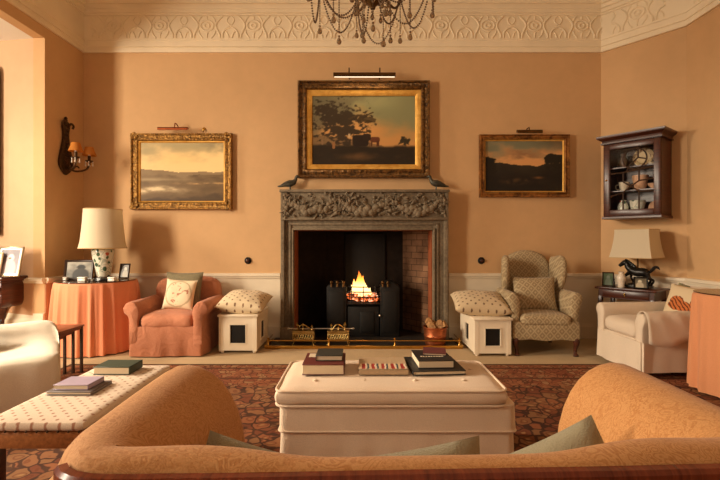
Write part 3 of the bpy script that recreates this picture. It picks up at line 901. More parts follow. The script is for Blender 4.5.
def mk_trellis():
    t = NT('trellis weave')
    p = t.sep(); k = 13.0
    u = t.math('ADD', p[0], t.math('MULTIPLY', p[1], 0.45)); v = t.math('ADD', p[2], t.math('MULTIPLY', p[1], 0.75))
    v = t.math('MULTIPLY', v, 0.85)
    def tri(x): return t.math('ABSOLUTE', t.math('SUBTRACT', t.math('FRACT', x), 0.5))
    a = tri(t.math('MULTIPLY', t.math('ADD', u, v), k)); b = tri(t.math('MULTIPLY', t.math('SUBTRACT', u, v), k))
    m = t.math('MINIMUM', a, b)                       # 0 on the trellis bars
    bars = t.ramp(m, [(0.07, 1.0), (0.12, 0.0)])
    mx = t.math('MAXIMUM', t.math('SUBTRACT', 0.5, a), t.math('SUBTRACT', 0.5, b))
    dot = t.ramp(mx, [(0.12, 1.0), (0.17, 0.0)])
    f = t.mix(1.0, bars, dot, 'LIGHTEN')
    n = t.noise(30, 3)
    f = t.mix(0.35, f, n)
    col = t.ramp(f, [(0.1, S(148, 126, 94)), (0.75, S(184, 162, 126))])
    t.bump(t.noise(280, 2), 0.12, 0.004)
    return t.done(col, 0.9, 0, 0.15, 0.1)
TRELLIS = mk_trellis()
def mk_dots(name, base, dot, k, r, ax=(0, 1), second=None):
    t = NT(name)
    p = t.sep()
    u = t.math('MULTIPLY', p[ax[0]], k); v = t.math('MULTIPLY', p[ax[1]], k)
    def cell(uu, vv):
        a = t.math('SUBTRACT', t.math('FRACT', uu), 0.5); b = t.math('SUBTRACT', t.math('FRACT', vv), 0.5)
        return t.math('SQRT', t.math('ADD', t.math('MULTIPLY', a, a), t.math('MULTIPLY', b, b)))
    d = t.math('MINIMUM', cell(t.math('ADD', u, v), t.math('SUBTRACT', u, v)), 9)
    d = t.math('ADD', d, t.math('MULTIPLY', t.math('SUBTRACT', t.noise(90, 2), 0.5), 0.25))
    f = t.ramp(d, [(r, 1.0), (r+0.1, 0.0)])
    b = t.ramp(t.noise(260, 2), [(0.3, scale_c(base, 0.88)), (0.7, scale_c(base, 1.06))])
    col = t.mix(f, b, dot)
    t.bump(t.noise(280, 2), 0.1, 0.003)
    return t.done(col, 0.9, 0, 0.15, 0.1)
SPOT = mk_dots('spotted cushion cloth', S(220, 196, 158), S(120, 84, 60), 10, 0.16, (0, 2))
SPOT2 = mk_dots('spotted cushion cloth b', S(206, 182, 146), S(104, 76, 56), 10, 0.18, (0, 2))
BENCHC = mk_dots('bench cloth', S(222, 200, 176), S(170, 122, 96), 18, 0.12)

# ------------------------------------------------------------------ rug
def mk_rug():
    t = NT('persian rug')
    p = t.sep()
    wob = t.noise(2.2, 2)
    v = t.n.new('ShaderNodeVectorMath'); v.operation = 'ADD'
    nz = t.n.new('ShaderNodeTexNoise'); nz.inputs['Scale'].default_value = 5; t.link(t.tc.outputs['Object'], nz.inputs['Vector'])
    sc = t.n.new('ShaderNodeVectorMath'); sc.operation = 'SCALE'; sc.inputs['Scale'].default_value = 0.16
    t.link(nz.outputs['Color'], sc.inputs[0]); t.link(t.tc.outputs['Object'], v.inputs[0]); t.link(sc.outputs[0], v.inputs[1])
    warped = v.outputs[0]
    # field: scrolling cells outlined in navy
    e = t.voro(11.5, 'DISTANCE_TO_EDGE', warped); cc = t.voro(11.5, 'F1', warped, 1.0, 'Color')
    s = t.sep(cc)[0]
    cells = t.ramp(s, [(0.0, S(150, 88, 60)), (0.2, S(182, 116, 78)), (0.42, S(176, 124, 84)), (0.6, S(138, 78, 56)), (0.8, S(172, 128, 88)), (1.0, S(112, 100, 76))], 'CONSTANT')
    d = t.voro(11.5, 'F1', warped)
    cells = t.mix(t.ramp(d, [(0.12, 1.0), (0.2, 0.0)]), cells, S(206, 164, 112))
    ring = t.ramp(t.math('ABSOLUTE', t.math('SUBTRACT', d, 0.3)), [(0.03, 1.0), (0.06, 0.0)])
    cells = t.mix(t.math('MULTIPLY', ring, 0.6), cells, S(110, 52, 36))
    field = t.mix(t.ramp(e, [(0.05, 1.0), (0.10, 0.0)]), cells, S(34, 32, 36))
    # border: rust with small blossoms
    e2 = t.voro(20, 'DISTANCE_TO_EDGE', warped); c2 = t.sep(t.voro(20, 'F1', warped, 1.0, 'Color'))[1]
    bcol = t.ramp(c2, [(0.0, S(184, 112, 76)), (0.35, S(196, 130, 90)), (0.6, S(162, 92, 64)), (0.8, S(200, 156, 112)), (1.0, S(134, 76, 58))], 'CONSTANT')
    border = t.mix(t.ramp(e2, [(0.04, 1.0), (0.09, 0.0)]), bcol, S(92, 46, 36))
    # distance from the edges
    ex = t.math('SUBTRACT', 3.0, t.math('ABSOLUTE', p[0])); ey = t.math('SUBTRACT', 2.5, t.math('ABSOLUTE', p[1]))
    ed = t.math('MINIMUM', ex, ey)
    fm = t.ramp(ed, [(0.62, 0.0), (0.63, 1.0)])
    col = t.mix(fm, border, field)
    lines = t.ramp(t.math('ABSOLUTE', t.math('SUBTRACT', t.math('FRACT', t.math('MULTIPLY', ed, 3.4)), 0.5)), [(0.05, 1.0), (0.09, 0.0)])
    lines = t.math('MULTIPLY', lines, t.math('SUBTRACT', 1.0, fm))
    col = t.mix(t.math('MULTIPLY', lines, 0.8), col, S(48, 36, 34))
    col = t.mix(t.ramp(ed, [(0.035, 1.0), (0.045, 0.0)]), col, S(46, 36, 32))
    col = t.mix(0.3, col, t.ramp(t.noise(3, 4), [(0.3, S(134, 86, 62)), (0.7, S(190, 134, 94))]))
    col = t.mix(1.0, col, S(200, 194, 192), 'MULTIPLY')
    t.bump(t.noise(200, 2), 0.3, 0.005)
    return t.done(col, 0.95, 0, 0.1)
RUG = mk_rug()
b = NB(); box(b, (0, 0, 0.007), (6.0, 5.0, 0.014), 0.005, 2)
o = tag(obj('rug', b, RUG, None, False), 'rust and navy patterned carpet rug spread beneath the sofa and ottoman', 'rug'); o.location = (0.3, 4.20-2.5, 0.0)
RZ = 0.0145      # top of the rug

# ------------------------------------------------------------------ sofa
sofa = thing('sofa', 'gold damask sofa with rolled arms and mahogany back rail', 'sofa', (0.115, 1.05, RZ), math.radians(2.0))
ARM = [(-.05, .10), (-.05, .42), (-.10, .52), (-.155, .555), (-.165, .61), (-.13, .655), (-.075, .69), (-.06, .755), (0, .80), (.07, .795), (.14, .75), (.188, .665), (.215, .55), (.22, .22)]
BKP = [(0, .10), (0, .42), (0, .56), (-.004, .63), (-.010, .69), (-.015, .74), (-.016, .768), (-.008, .782), (.016, .787), (.044, .782), (.066, .755), (.095, .63), (.11, .45), (.115, .22)]
path = smooth_pts([(-.655, .33, 0), (-.66, .15, 0), (-.66, -.02, 0), (-.655, -.17, 0), (-.60, -.262, 0), (-.42, -.275, 0), (-.2, -.276, 0), (0, -.276, 0), (.2, -.276, 0), (.42, -.275, 0), (.63, -.262, 0), (.695, -.17, 0), (.70, -.02, 0), (.705, .15, 0), (.705, .31, 0)], 5)
def prof_at(p):
    ax = abs(p.x-0.0075)
    w = sst(0.68, 0.20, ax)*sst(-0.05, -0.30, p.y)
    wo = max(w, sst(-.10, -.24, p.y)); cz = sst(.18, .46, ax)*w
    return [((a[0]*(1-wo)+c[0]*wo) if a[0] < 0 else (a[0]*(1-w)+c[0]*w)+(.03*cz if c[0] > .01 else 0), a[1]*(1-w)+c[1]*w+(.02*cz if c[1] > .77 else 0)) for a, c in zip(ARM, BKP)]
rings = []
for i, p in enumerate(path):
    t_ = (path[min(i+1, len(path)-1)]-path[max(i-1, 0)]).normalized(); n_ = Vector((-t_.y, t_.x, 0))
    rings.append([(p.x+n_.x*s, p.y+n_.y*s, z-RZ) for s, z in prof_at(p)])
def shrink(ring, k, dy):
    c = sum((Vector(q) for q in ring), Vector())/len(ring)
    return [tuple(c+(Vector(q)-c)*k+Vector((0, dy, 0))) for q in ring]
rings = [shrink(rings[0], .86, .03), shrink(rings[0], .96, .02)]+rings+[shrink(rings[-1], .96, .02), shrink(rings[-1], .86, .03)]
b = NB(); loft(b, rings); obj('upholstered_frame', b, DAMASK, sofa, True, 75, 1)
b = NB(); rr = []
for p in path:
    if p.y < -0.225:
        i = path.index(p); t_ = (path[i+1]-path[i-1]).normalized(); n_ = Vector((-t_.y, t_.x, 0))
        w = sst(0.62, 0.42, abs(p.x)); off = 0.0
        rr.append([(p.x+n_.x*(s+off), p.y+n_.y*(s+off), z-RZ) for s, z in ((-.026, .70), (-.026, .771), (-.020, .778), (-.006, .779), (0.004, .70))])
loft(b, rr); obj('back_rail', b, REDWOOD, sofa, True, 30)
b = NB(); boxr(b, -.46, .475, -.19, .30, .08, .18, .02); obj('seat_deck', b, DAMASK, sofa)
b = NB(); puffbox(b, (0.0075, 0.07, .215), (.90, .50, .13), .05, .02, 10); obj('seat_cushion', b, DAMASK, sofa)
for (x, y) in ((-.63, -.2), (.64, -.2), (-.63, .26), (.64, .26)):
    b = NB(); lathe(b, [(0, 0), (.016, 0), (.02, .02), (.03, .10), (.03, .14), (0, .14)], 14, (x, y, 0)); obj('leg', b, MAHOG, sofa)

def cushion(name, label, w, h, t, loc, rot, mat, cat='cushion', group=None, pinch=.06, wr=.006, seed=0, piping=None):
    b = NB(); pillow(b, w, h, t, 20, None, pinch, wr, seed)
    o = tag(obj(name, b, mat, None, True, 80), label, cat, group)
    o.location = loc; o.rotation_euler = [math.radians(a) for a in rot]
    return o
# three sage cushions peeping over the sofa back (origin at the cushion's middle)
cushion('cushion', 'sage green cushion against the sofa arm nearer the bench', .36, .36, .12, (-.232, 1.03, .505), (-10, 20, 14), SAGE, group='sage cushions on the sofa', seed=1)
cushion('cushion', 'sage green cushion lying low at the middle of the sofa back', .42, .36, .11, (.085, .985, .525), (-8, -7, 3), SAGE, group='sage cushions on the sofa', seed=2)
cushion('cushion', 'sage green cushion against the sofa arm nearer the peach clothed table', .36, .36, .12, (.472, 1.06, .512), (-10, -28, -12), SAGE, group='sage cushions on the sofa', seed=3)

# ------------------------------------------------------------------ ottoman
ot = thing('ottoman', 'long cream skirted ottoman with buttoned top before the fire', 'ottoman', (.152, 2.445, RZ))
hz = .45-RZ
b = NB(); puffbox(b, (0, 0, hz-.045), (1.14, .56, .085), .04, .006, 16, .004); obj('top_pad', b, OTTO, ot)
def rrect(w, d, r, n=6):
    out = []
    for (cx, cy, a0) in ((w/2-r, d/2-r, 0), (-w/2+r, d/2-r, 90), (-w/2+r, -d/2+r, 180), (w/2-r, -d/2+r, 270)):
        for k in range(n+1):
            a = math.radians(a0+90*k/n); out.append((cx+r*math.cos(a), cy+r*math.sin(a)))
    return out
for z in (hz-.012, hz-.083):
    b = NB(); tube(b, [(x, y, z) for x, y in rrect(1.128, .548, .05)], .006, 8, True); obj('piping', b, OTTO, ot)
def skirt(b, w, d, z0, z1, r, flare=.0, folds=0, fa=.006, seed=0, n=160, corner=True):
    base = rrect(w, d, r, 5)
    pts = []
    per = 0; L = [0]
    for i in range(len(base)):
        q = base[(i+1) % len(base)]; per += math.hypot(q[0]-base[i][0], q[1]-base[i][1]); L.append(per)
    rings = []
    for k in range(9):
        z = z1+(z0-z1)*k/8; u = k/8; ring = []
        for i in range(n):
            s = per*i/n; j = max(q for q in range(len(base)) if L[q] <= s+1e-9); f = (s-L[j])/max(1e-9, L[j+1]-L[j])
            a, c = base[j], base[(j+1) % len(base)]
            x, y = a[0]+(c[0]-a[0])*f, a[1]+(c[1]-a[1])*f
            l = math.hypot(x, y)
            off = u*flare+fa*u*noise.noise(Vector((x*7+seed, y*7, 1.0)))
            ring.append((x*(1+off/l), y*(1+off/l), z))
        rings.append(ring)
    loft(b, rings)
b = NB(); skirt(b, 1.15, .53, .23, hz-.08, .03, .004, fa=.008); bmesh.ops.translate(b, vec=(.03, 0, 0), verts=b.verts); obj('valance', b, OTTO, ot, True, 60)
b = NB(); skirt(b, 1.14, .52, .03, .245, .03, .012, fa=.03, seed=4); bmesh.ops.translate(b, vec=(.03, 0, 0), verts=b.verts); obj('skirt', b, OTTO, ot, True, 60)
b = NB(); tube(b, [(x+.03, y, .228) for x, y in rrect(1.158, .538, .03)], .005, 8, True); obj('welt', b, OTTO, ot)
for (x, y) in ((-.38, -.14), (-.13, -.14), (.13, -.14), (.38, -.14), (-.25, .1), (0, .1), (.25, .1), (.46, .06)):
    b = NB(); ball(b, (x, y, hz+.002), .012, 2, (1, 1, .5)); obj('button', b, OTTO, ot)
b = NB(); boxr(b, -.5, .5, -.22, .22, .0, .06); obj('base', b, DARKWOOD, ot)

# ------------------------------------------------------------------ books
def bookmat(name, c, rough=.5): return plain(name, c, rough, var=.06, nscale=20)
BM = {k: bookmat('book '+k, S(*c)) for k, c in dict(maroon=(96, 34, 30), dark=(46, 46, 40), black=(28, 26, 26), slate=(70, 68, 66), lavender=(176, 158, 178), green=(52, 66, 52), cream=(214, 196, 166), tan=(186, 158, 124), grey=(118, 108, 104), plum=(96, 42, 44)).items()}
def book(name, label, w, d, t, mat, loc, rz=0, group=None, spine='-x', cov=.004, over=.004, extra=None):
    """lying book: width w (x), depth d (y), thickness t; pages show on the sides without the spine"""
    o = thing(name, label, 'book', loc, math.radians(rz), group)
    b = NB()
    boxr(b, -w/2, w/2, -d/2, d/2, 0, cov, .0012, 1); boxr(b, -w/2, w/2, -d/2, d/2, t-cov, t, .0012, 1)
    if spine == '-x': boxr(b, -w/2, -w/2+cov, -d/2, d/2, 0, t, .0012, 1)
    elif spine == '+x': boxr(b, w/2-cov, w/2, -d/2, d/2, 0, t, .0012, 1)
    elif spine == '-y': boxr(b, -w/2, w/2, -d/2, -d/2+cov, 0, t, .0012, 1)
    obj('cover', b, mat, o)
    b = NB(); x0 = -w/2+(cov if spine == '-x' else over); x1 = w/2-(cov if spine == '+x' else over); y0 = -d/2+(cov if spine == '-y' else over)
    boxr(b, x0, x1, y0, d/2-over, cov, t-cov); obj('page_block', b, PAGES, o)
    if extra: extra(o, w, d, t)
    return o
def jacket(col, fx0, fx1, fy0, fy1, nm='jacket_panel'):
    def f(o, w, d, t):
        b = NB(); boxr(b, fx0*w, fx1*w, fy0*d, fy1*d, t, t+.0008); obj(nm, b, col, o)
    return f
zt = .4565
book('book', 'thick maroon book under the small dark book on the ottoman', .222, .25, .056, BM['maroon'], (-.195, 2.50, zt), 0, 'books on the ottoman', '+x', extra=jacket(BM['cream'], -.42, .05, .1, .42))
book('book', 'small dark book on top of the thick maroon book', .145, .16, .03, BM['dark'], (-.168, 2.52, zt+.0575), 0, 'books on the ottoman')
STRIPM = NT('patterned box paper')
_p = STRIPM.sep(); _f = STRIPM.math('FRACT', STRIPM.math('MULTIPLY', _p[0], 19))
_n = STRIPM.noise(28, 2)
STRIPM = STRIPM.done(STRIPM.ramp(STRIPM.math('ADD', _f, STRIPM.math('MULTIPLY', _n, .3)), [(0, S(176, 52, 44)), (.3, S(226, 206, 176)), (.5, S(60, 70, 76)), (.7, S(214, 180, 140)), (.95, S(150, 40, 40))], 'CONSTANT'), .5)
def strip(o, w, d, t):
    b = NB(); boxr(b, -w/2+.004, w/2-.004, -d*.44, -d*.06, t, t+.0008); obj('picture_band', b, STRIPM, o)
book('book', 'tan book with a red and dark patterned picture band alone in mid ottoman', .262, .25, .03, BM['tan'], (.125, 2.50, zt), 0, 'books on the ottoman', '-y', extra=strip)
book('book', 'large flat black book at the bottom of the black stack on the ottoman', .285, .30, .022, BM['black'], (.41, 2.525, zt), 4, 'books on the ottoman', '-x')
def dashes(o, w, d, t):
    b = NB()
    for i in range(9):
        ww = rnd.choice((.008, .011)); boxr(b, -.07+i*.0145, -.07+i*.0145+ww, -.038, -.022, t, t+.0007)
    obj('title_lettering', b, BM['cream'], o)
book('book', 'black jacketed book with pale lettering in the middle of the black stack', .195, .24, .042, BM['black'], (.405, 2.54, zt+.0225), 3, 'books on the ottoman', '+x', extra=dashes)
book('book', 'thin plum paperback lying askew on top of the black stack', .13, .15, .010, BM['plum'], (.43, 2.60, zt+.0660), -9, 'books on the ottoman', '-x', cov=.002)

# ------------------------------------------------------------------ bench
bn = thing('bench', 'long footstool bench with brass-nailed spotted cream top and oak frame', 'bench', (-1.315, 2.22, RZ), 0)
bw, bd, bz = .42, .84, .435-RZ
b = NB(); puffbox(b, (0, 0, bz-.015), (bw, bd, .045), .022, .004, 14, .002); obj('padded_top', b, BENCHC, bn)
b = NB()
boxr(b, -bw/2+.004, bw/2-.004, -bd/2+.004, bd/2-.004, bz-.105, bz-.037, .008)
obj('frame', b, BENCHWOOD, bn)
for sx in (-1, 1):
    for sy in (-1, 1):
        b = NB(); c0 = (sx*(bw/2-.035), sy*(bd/2-.035))
        boxr(b, c0[0]-.028, c0[0]+.028, c0[1]-.028, c0[1]+.028, 0, bz-.10, .006); obj('leg', b, MAHOG, bn)
b = NB()
for sy in (-1, 1): boxr(b, -bw/2+.05, bw/2-.05, sy*(bd/2-.035)-.012, sy*(bd/2-.035)+.012, .08, .11, .003)
boxr(b, -.012, .012, -bd/2+.03, bd/2-.03, .08, .11, .003); obj('stretcher', b, MAHOG, bn)
NAIL = plain('antique nail', S(60, 40, 24), .4, .7)
b = NB()
for i in range(10): 
    for sy in (-1, 1): ball(b, (-bw/2+.02+i*(bw-.04)/9, sy*(bd/2-.001), bz-.033), .0055, 1)
for i in range(20):
    for sx in (-1, 1): ball(b, (sx*(bw/2-.001), -bd/2+.02+i*(bd-.04)/19, bz-.033), .0055, 1)
o = obj('nail_trim', b, NAIL, bn)
book('book', 'larger grey book beneath the lavender book on the bench', .214, .175, .016, BM['grey'], (-1.356, 2.18, .4475), -1, 'books on the bench', '+x')
book('book', 'lavender book on top of the larger grey book', .165, .135, .024, BM['lavender'], (-1.362, 2.185, .4640), 0, 'books on the bench', '+x')
book('book', 'thick green book farther along the bench, cream pages facing out', .195, .15, .042, BM['green'], (-1.333, 2.485, .4475), 0, 'books on the bench', '+x')
# ------------------------------------------------------------------ seats along the walls
def arm_loft(b, prof, yf, yb, x0, s, shr=.93):
    """rolled arm: profile (outward, z) swept from yf to yb; s = +1 right side, -1 left"""
    def ring(y, k=1.0):
        c = (sum(p[0] for p in prof)/len(prof), sum(p[1] for p in prof)/len(prof))
        return [(x0+s*(c[0]+(p[0]-c[0])*k), y, c[1]+(p[1]-c[1])*k) for p in prof]
    n = 6
    rr = [ring(yf, .90), ring(yf+.004, .97), ring(yf+.018, 1)]
    rr += [ring(yf+.018+(yb-yf-.03)*k/n, 1) for k in range(1, n+1)]+[ring(yb, .96)]
    loft(b, rr)
# coral slipcovered armchair
ac = thing('armchair', 'low coral slipcovered armchair with rolled arms beside the skirted table', 'armchair', (-1.945, 4.84, 0), math.radians(1))
AP = [(.0, .12), (.0, .36), (-.012, .44), (.0, .50), (.035, .545), (.08, .555), (.12, .535), (.145, .49), (.135, .445), (.10, .415), (.085, .38), (.085, .12)]
for s in (-1, 1):
    b = NB(); arm_loft(b, AP, -.36, .30, s*.275, s); obj('arm', b, PINK, ac, True, 70)
b = NB(); puffbox(b, (0, -.02, .22), (.56, .62, .19), .03, .0, 8, .004); obj('seat_base', b, PINK, ac)
b = NB(); puffbox(b, (0, -.06, .345), (.535, .60, .13), .055, .035, 14, .012); obj('seat_cushion', b, PINK, ac)
bo = [(-.35, .10), (-.36, .5), (-.345, .66), (-.27, .735), (-.1, .762), (.1, .762), (.27, .735), (.345, .66), (.36, .5), (.35, .10)]
b = NB(); prism(b, [tuple(p)[::2] for p in smooth_pts([(x, 0, z) for x, z in bo], 4)], .17, .05, 4, T(0, .22, 0) @ R('X', 0)); obj('back', b, PINK, ac, True, 60)
def flat_skirt(b, w, d, z0, z1, fa=.01, seed=0, pleat=None):
    skirt(b, w, d, z0, z1, .02, .010, fa=fa, seed=seed, n=140)
b = NB(); flat_skirt(b, .715, .71, .012, .305, .045, 2); obj('skirt', b, PINK, ac, True, 60)
cushion('cushion', 'olive scalloped cushion standing behind the cream embroidered one', .42, .41, .12, (-1.945, 4.955, .615), (-13, 0, -3), OLIVE, group='cushions on the coral armchair', seed=5)
def mk_embr():
    t = NT('embroidered cushion')
    p = t.sep()
    r = t.math('SQRT', t.math('ADD', t.math('MULTIPLY', p[0], p[0]), t.math('MULTIPLY', p[2], p[2])))
    rr = t.math('ADD', r, t.math('MULTIPLY', t.math('SUBTRACT', t.noise(14, 2), .5), .03))
    ring = t.ramp(t.math('ABSOLUTE', t.math('SUBTRACT', rr, .135)), [(.004, 1.0), (.010, 0.0)])
    inn = t.ramp(r, [(.115, 1.0), (.13, 0.0)])
    bl = t.ramp(t.noise(17, 2, .5, None, 1.2), [(.57, 0.0), (.62, 1.0)])
    col = t.mix(t.math('MULTIPLY', ring, .6), S(228, 206, 172), S(150, 128, 92))
    col = t.mix(t.math('MULTIPLY', t.math('MULTIPLY', inn, bl), .8), col, S(162, 84, 60))
    return t.done(col, .9, 0, .15)
EMBR = mk_embr()
cushion('cushion', 'cream cushion embroidered with a flower wreath on the coral armchair', .335, .33, .11, (-1.935, 4.83, .585), (-18, 3, -2), EMBR, group='cushions on the coral armchair', seed=6)

# wing chair
wc = thing('wing_chair', 'trellis patterned wing chair with short mahogany front legs', 'armchair', (1.90, 4.86, 0), math.radians(-4))
SW, SD = .27, .33
def smo(pts, n=5, closed=True): return [(p.x, p.z) for p in smooth_pts([(x, 0, z) for x, z in pts], n, closed)]
crest = [(-.24, .30), (-.27, .6), (-.265, .88), (-.20, 1.0), (-.10, 1.055), (0, 1.07), (.10, 1.055), (.20, 1.0), (.265, .88), (.27, .6), (.24, .30)]
b = NB(); prism(b, smo(crest, 4, False), .15, .045, 4, T(0, .19, 0) @ R('X', -8) @ T(0, 0, 0)); obj('back', b, TRELLIS, wc, True, 60)
wing = [(.0, .50), (.0, .55), (-.10, .60), (-.19, .72), (-.215, .86), (-.19, .965), (-.12, 1.0), (.0, .985), (.08, .93), (.08, .50)]
for s in (-1, 1):
    b = NB(); M = T(s*.285, .20, 0) @ R('Z', 90+s*9) @ Matrix.Identity(4)
    prism(b, smo(wing, 4), .07, .032, 4, T(s*.275, .22, 0) @ R('Z', s*10) @ Matrix(((0, 1, 0, -.035), (1, 0, 0, 0), (0, 0, 1, 0), (0, 0, 0, 1))))
    obj('wing', b, TRELLIS, wc, True, 60)
WP = [(.0, .17), (.0, .40), (-.004, .52), (.01, .595), (.04, .63), (.075, .635), (.105, .61), (.115, .57), (.10, .53), (.085, .48), (.075, .40), (.07, .17)]
for s in (-1, 1):
    b = NB(); arm_loft(b, WP, -.30, .27, s*.255, s); obj('arm', b, TRELLIS, wc, True, 70)
b = NB()
ap = [(-.325, .34), (-.33, .19), (-.28, .155), (-.15, .165), (0, .15), (.15, .165), (.28, .155), (.33, .19), (.325, .34)]
prism(b, smo(ap, 3, False), .60, .012, 2, T(0, -.335, 0)); obj('seat_frame', b, TRELLIS, wc, True, 60)
b = NB(); puffbox(b, (0, -.06, .355), (.50, .57, .115), .045, .018, 12, .003); obj('seat_cushion', b, TRELLIS, wc)
for s in (-1, 1):
    b = NB(); tube(b, smooth_pts([(s*.285, -.29, .19), (s*.30, -.315, .14), (s*.29, -.31, .07), (s*.288, -.315, .03), (s*.29, -.335, .0)], 4), [.032, .034, .035, .034, .032, .028, .024, .021, .018, .017, .016, .016, .017, .02, .024, .026, .026][:17], 10); obj('leg', b, MAHOG, wc)
    b = NB(); tube(b, smooth_pts([(s*.25, .25, .2), (s*.25, .27, .1), (s*.255, .31, .0)], 5), .02, 8); obj('leg', b, MAHOG, wc)
cushion('cushion', 'trellis cushion propped against the back of the wing chair', .46, .38, .13, (1.90, 4.90, .585), (-16, 0, -4), TRELLIS, seed=8)

# box stools with spotted cushions
def box_stool(loc, rz, w, d, h, label):
    t = thing('box_stool', label, 'box stool', loc, math.radians(rz), 'white box stools beside the fireplace')
    b = NB()
    fr = .115; th = .018
    # four panelled sides with a square opening each in front and sides
    def side(M, L):
        ow = min(.17, L*.44); z0, z1 = .10, h-.10
        boxr(b, -L/2, -ow/2, 0, th, .03, h-.02, 0, M=M); boxr(b, ow/2, L/2, 0, th, .03, h-.02, 0, M=M)
        boxr(b, -ow/2, ow/2, 0, th, .03, z0, 0, M=M); boxr(b, -ow/2, ow/2, 0, th, z1, h-.02, 0, M=M)
        for s in (-1, 1): boxr(b, s*(ow/2)-.006, s*(ow/2)+.006, -.005, th, z0, z1, 0, M=M)
        for z in (z0, z1): boxr(b, -ow/2, ow/2, -.005, th, z-.006, z+.006, 0, M=M)
        return ow, z0, z1
    sides = [T(0, -d/2, 0), T(0, d/2, 0) @ R('Z', 180), T(w/2, 0, 0) @ R('Z', 90), T(-w/2, 0, 0) @ R('Z', -90)]
    dims = [side(M, L) for M, L in zip(sides, (w, w, d-2*th, d-2*th))]
    boxr(b, -w/2+.004, w/2-.004, -d/2+.004, d/2-.004, .03, .045)
    for sx in (-1, 1):
        for sy in (-1, 1): boxr(b, sx*(w/2-.02)-.022, sx*(w/2-.02)+.022, sy*(d/2-.02)-.022, sy*(d/2-.02)+.022, 0.02, h-.02, .003)
    obj('body', b, WHITE, t, False)
    b = NB(); boxr(b, -w/2-.015, w/2+.015, -d/2-.015, d/2+.015, h-.022, h, .005); obj('lid', b, WHITE, t)
    for M, (ow, z0, z1) in zip(sides, dims):
        b = NB(); boxr(b, -ow/2, ow/2, .010, .015, z0, z1, M=M); obj('dark_panel', b, BLACKIRON, t, False)
    for sx in (-1, 1):
        for sy in (-1, 1):
            b = NB(); lathe(b, [(0, 0), (.014, 0), (.018, .012), (.014, .026), (0, .026)], 10, (sx*(w/2-.03), sy*(d/2-.03), 0)); obj('foot', b, WHITE, t)
    return t
box_stool((-1.26, 4.92, 0), 0, .39, .56, .40, 'white box stool with dark square openings, beside the coral armchair')
box_stool((1.335, 4.84, 0), 0, .365, .64, .385, 'white box stool with dark square openings, beside the wing chair')
b = NB(); pillow(b, .49, .54, .20, 20, R('X', 90), .05, .008, 11)
def lie(o, loc, rot): o.location = loc; o.rotation_euler = [math.radians(a) for a in rot]; return o
def mk_flat_cushion(label, w, d, t, loc, rot, mat, seed):
    b = NB(); pillow(b, w, d, t, 20, R('X', 90), .05, .010, seed)
    return lie(tag(obj('cushion', b, mat, None, True, 80), label, 'cushion', 'spotted cushions on the box stools'), loc, rot)
b.free() if False else None
SPOT = mk_dots('spotted cushion cloth c', S(226, 204, 168), S(120, 84, 60), 12, 0.11, (0, 1))
SPOT2 = mk_dots('spotted cushion cloth d', S(208, 184, 148), S(112, 84, 62), 12, 0.12, (0, 1))
mk_flat_cushion('cream spotted cushion on the box stool beside the coral armchair', .50, .56, .21, (-1.25, 4.90, .50), (8, 4, 0), SPOT, 11)
mk_flat_cushion('tan spotted cushion on the box stool beside the wing chair', .58, .52, .22, (1.285, 4.83, .495), (12, 2, -4), SPOT2, 12)

# skirted round tables
def table_cloth(label, c, r0, r1, ztop, mat, seed, z0=.012, nf=19, name='tablecloth', cat='tablecloth'):
    b = NB(); n = 228; rings = []
    prof = [(.0, 0), (.5, 0), (.9, 0), (.985, .003), (1.0, .012), (1.008, .03)]
    rd = random.Random(seed)
    ph = [rd.uniform(0, 6.28) for _ in range(6)]
    def fold(a):
        return (math.sin(nf*a+ph[0]+1.2*math.sin(3*a+ph[3]))*.55+math.sin((nf*2-5)*a+ph[1])*.25+math.sin((nf//2)*a+ph[2])*.35)
    ctr = b.verts.new((0, 0, ztop))
    def ring(r, z, u):
        out = []
        for i in range(n):
            a = 2*PI*i/n; rr = r+.042*u**.6*fold(a)*(.6+.4*math.sin(5*a+ph[4]))
            out.append(b.verts.new((rr*math.cos(a), rr*math.sin(a), z)))
        return out
    RR = [ring(r0*.5, ztop, 0), ring(r0*.97, ztop, 0), ring(r0, ztop-.004, 0), ring(r0+.006, ztop-.02, .05)]
    m = 10
    for k in range(1, m+1):
        u = k/m; RR.append(ring(r0+.006+(r1-r0)*u**.8, ztop-.02-(ztop-.02-z0)*u, .1+.9*u))
    for i in range(n): b.faces.new((ctr, RR[0][i], RR[0][(i+1) % n]))
    for A, B in zip(RR, RR[1:]):
        for i in range(n):
            j = (i+1) % n; b.faces.new((A[i], B[i], B[j], A[j]))
    o = tag(obj(name, b, mat, None, True, 80), label, cat); o.location = (c[0], c[1], 0)
    return o
LT = (-2.84, 4.86); LZ = .735
table_cloth('coral floor-length tablecloth under the porcelain lamp', LT, .388, .425, LZ, CORAL, 4, nf=26)
def pedestal(label, c, r, z):
    t = thing('round_table', label, 'table', (c[0], c[1], 0))
    b = NB(); lathe(b, [(0, z-.025), (r, z-.025), (r, z), (0, z)], 40); obj('tabletop', b, DARKWOOD, t)
    b = NB(); lathe(b, [(0, .03), (.17, .03), (.17, .06), (.04, .09), (.035, z-.03), (0, z-.03)], 16); obj('pedestal', b, DARKWOOD, t)
GLASSTOP = plain('table glass edge', S(72, 50, 34), .12, 0, .6, .1)
b = NB(); lathe(b, [(0, 0), (.388, 0), (.391, .004), (.388, .008), (0, .008)], 64); o = tag(obj('table_top_cover', b, GLASSTOP), 'dark glossy round top laid over the coral tablecloth', 'table top'); o.location = (*LT, LZ+.001)
TZ = LZ+.0095
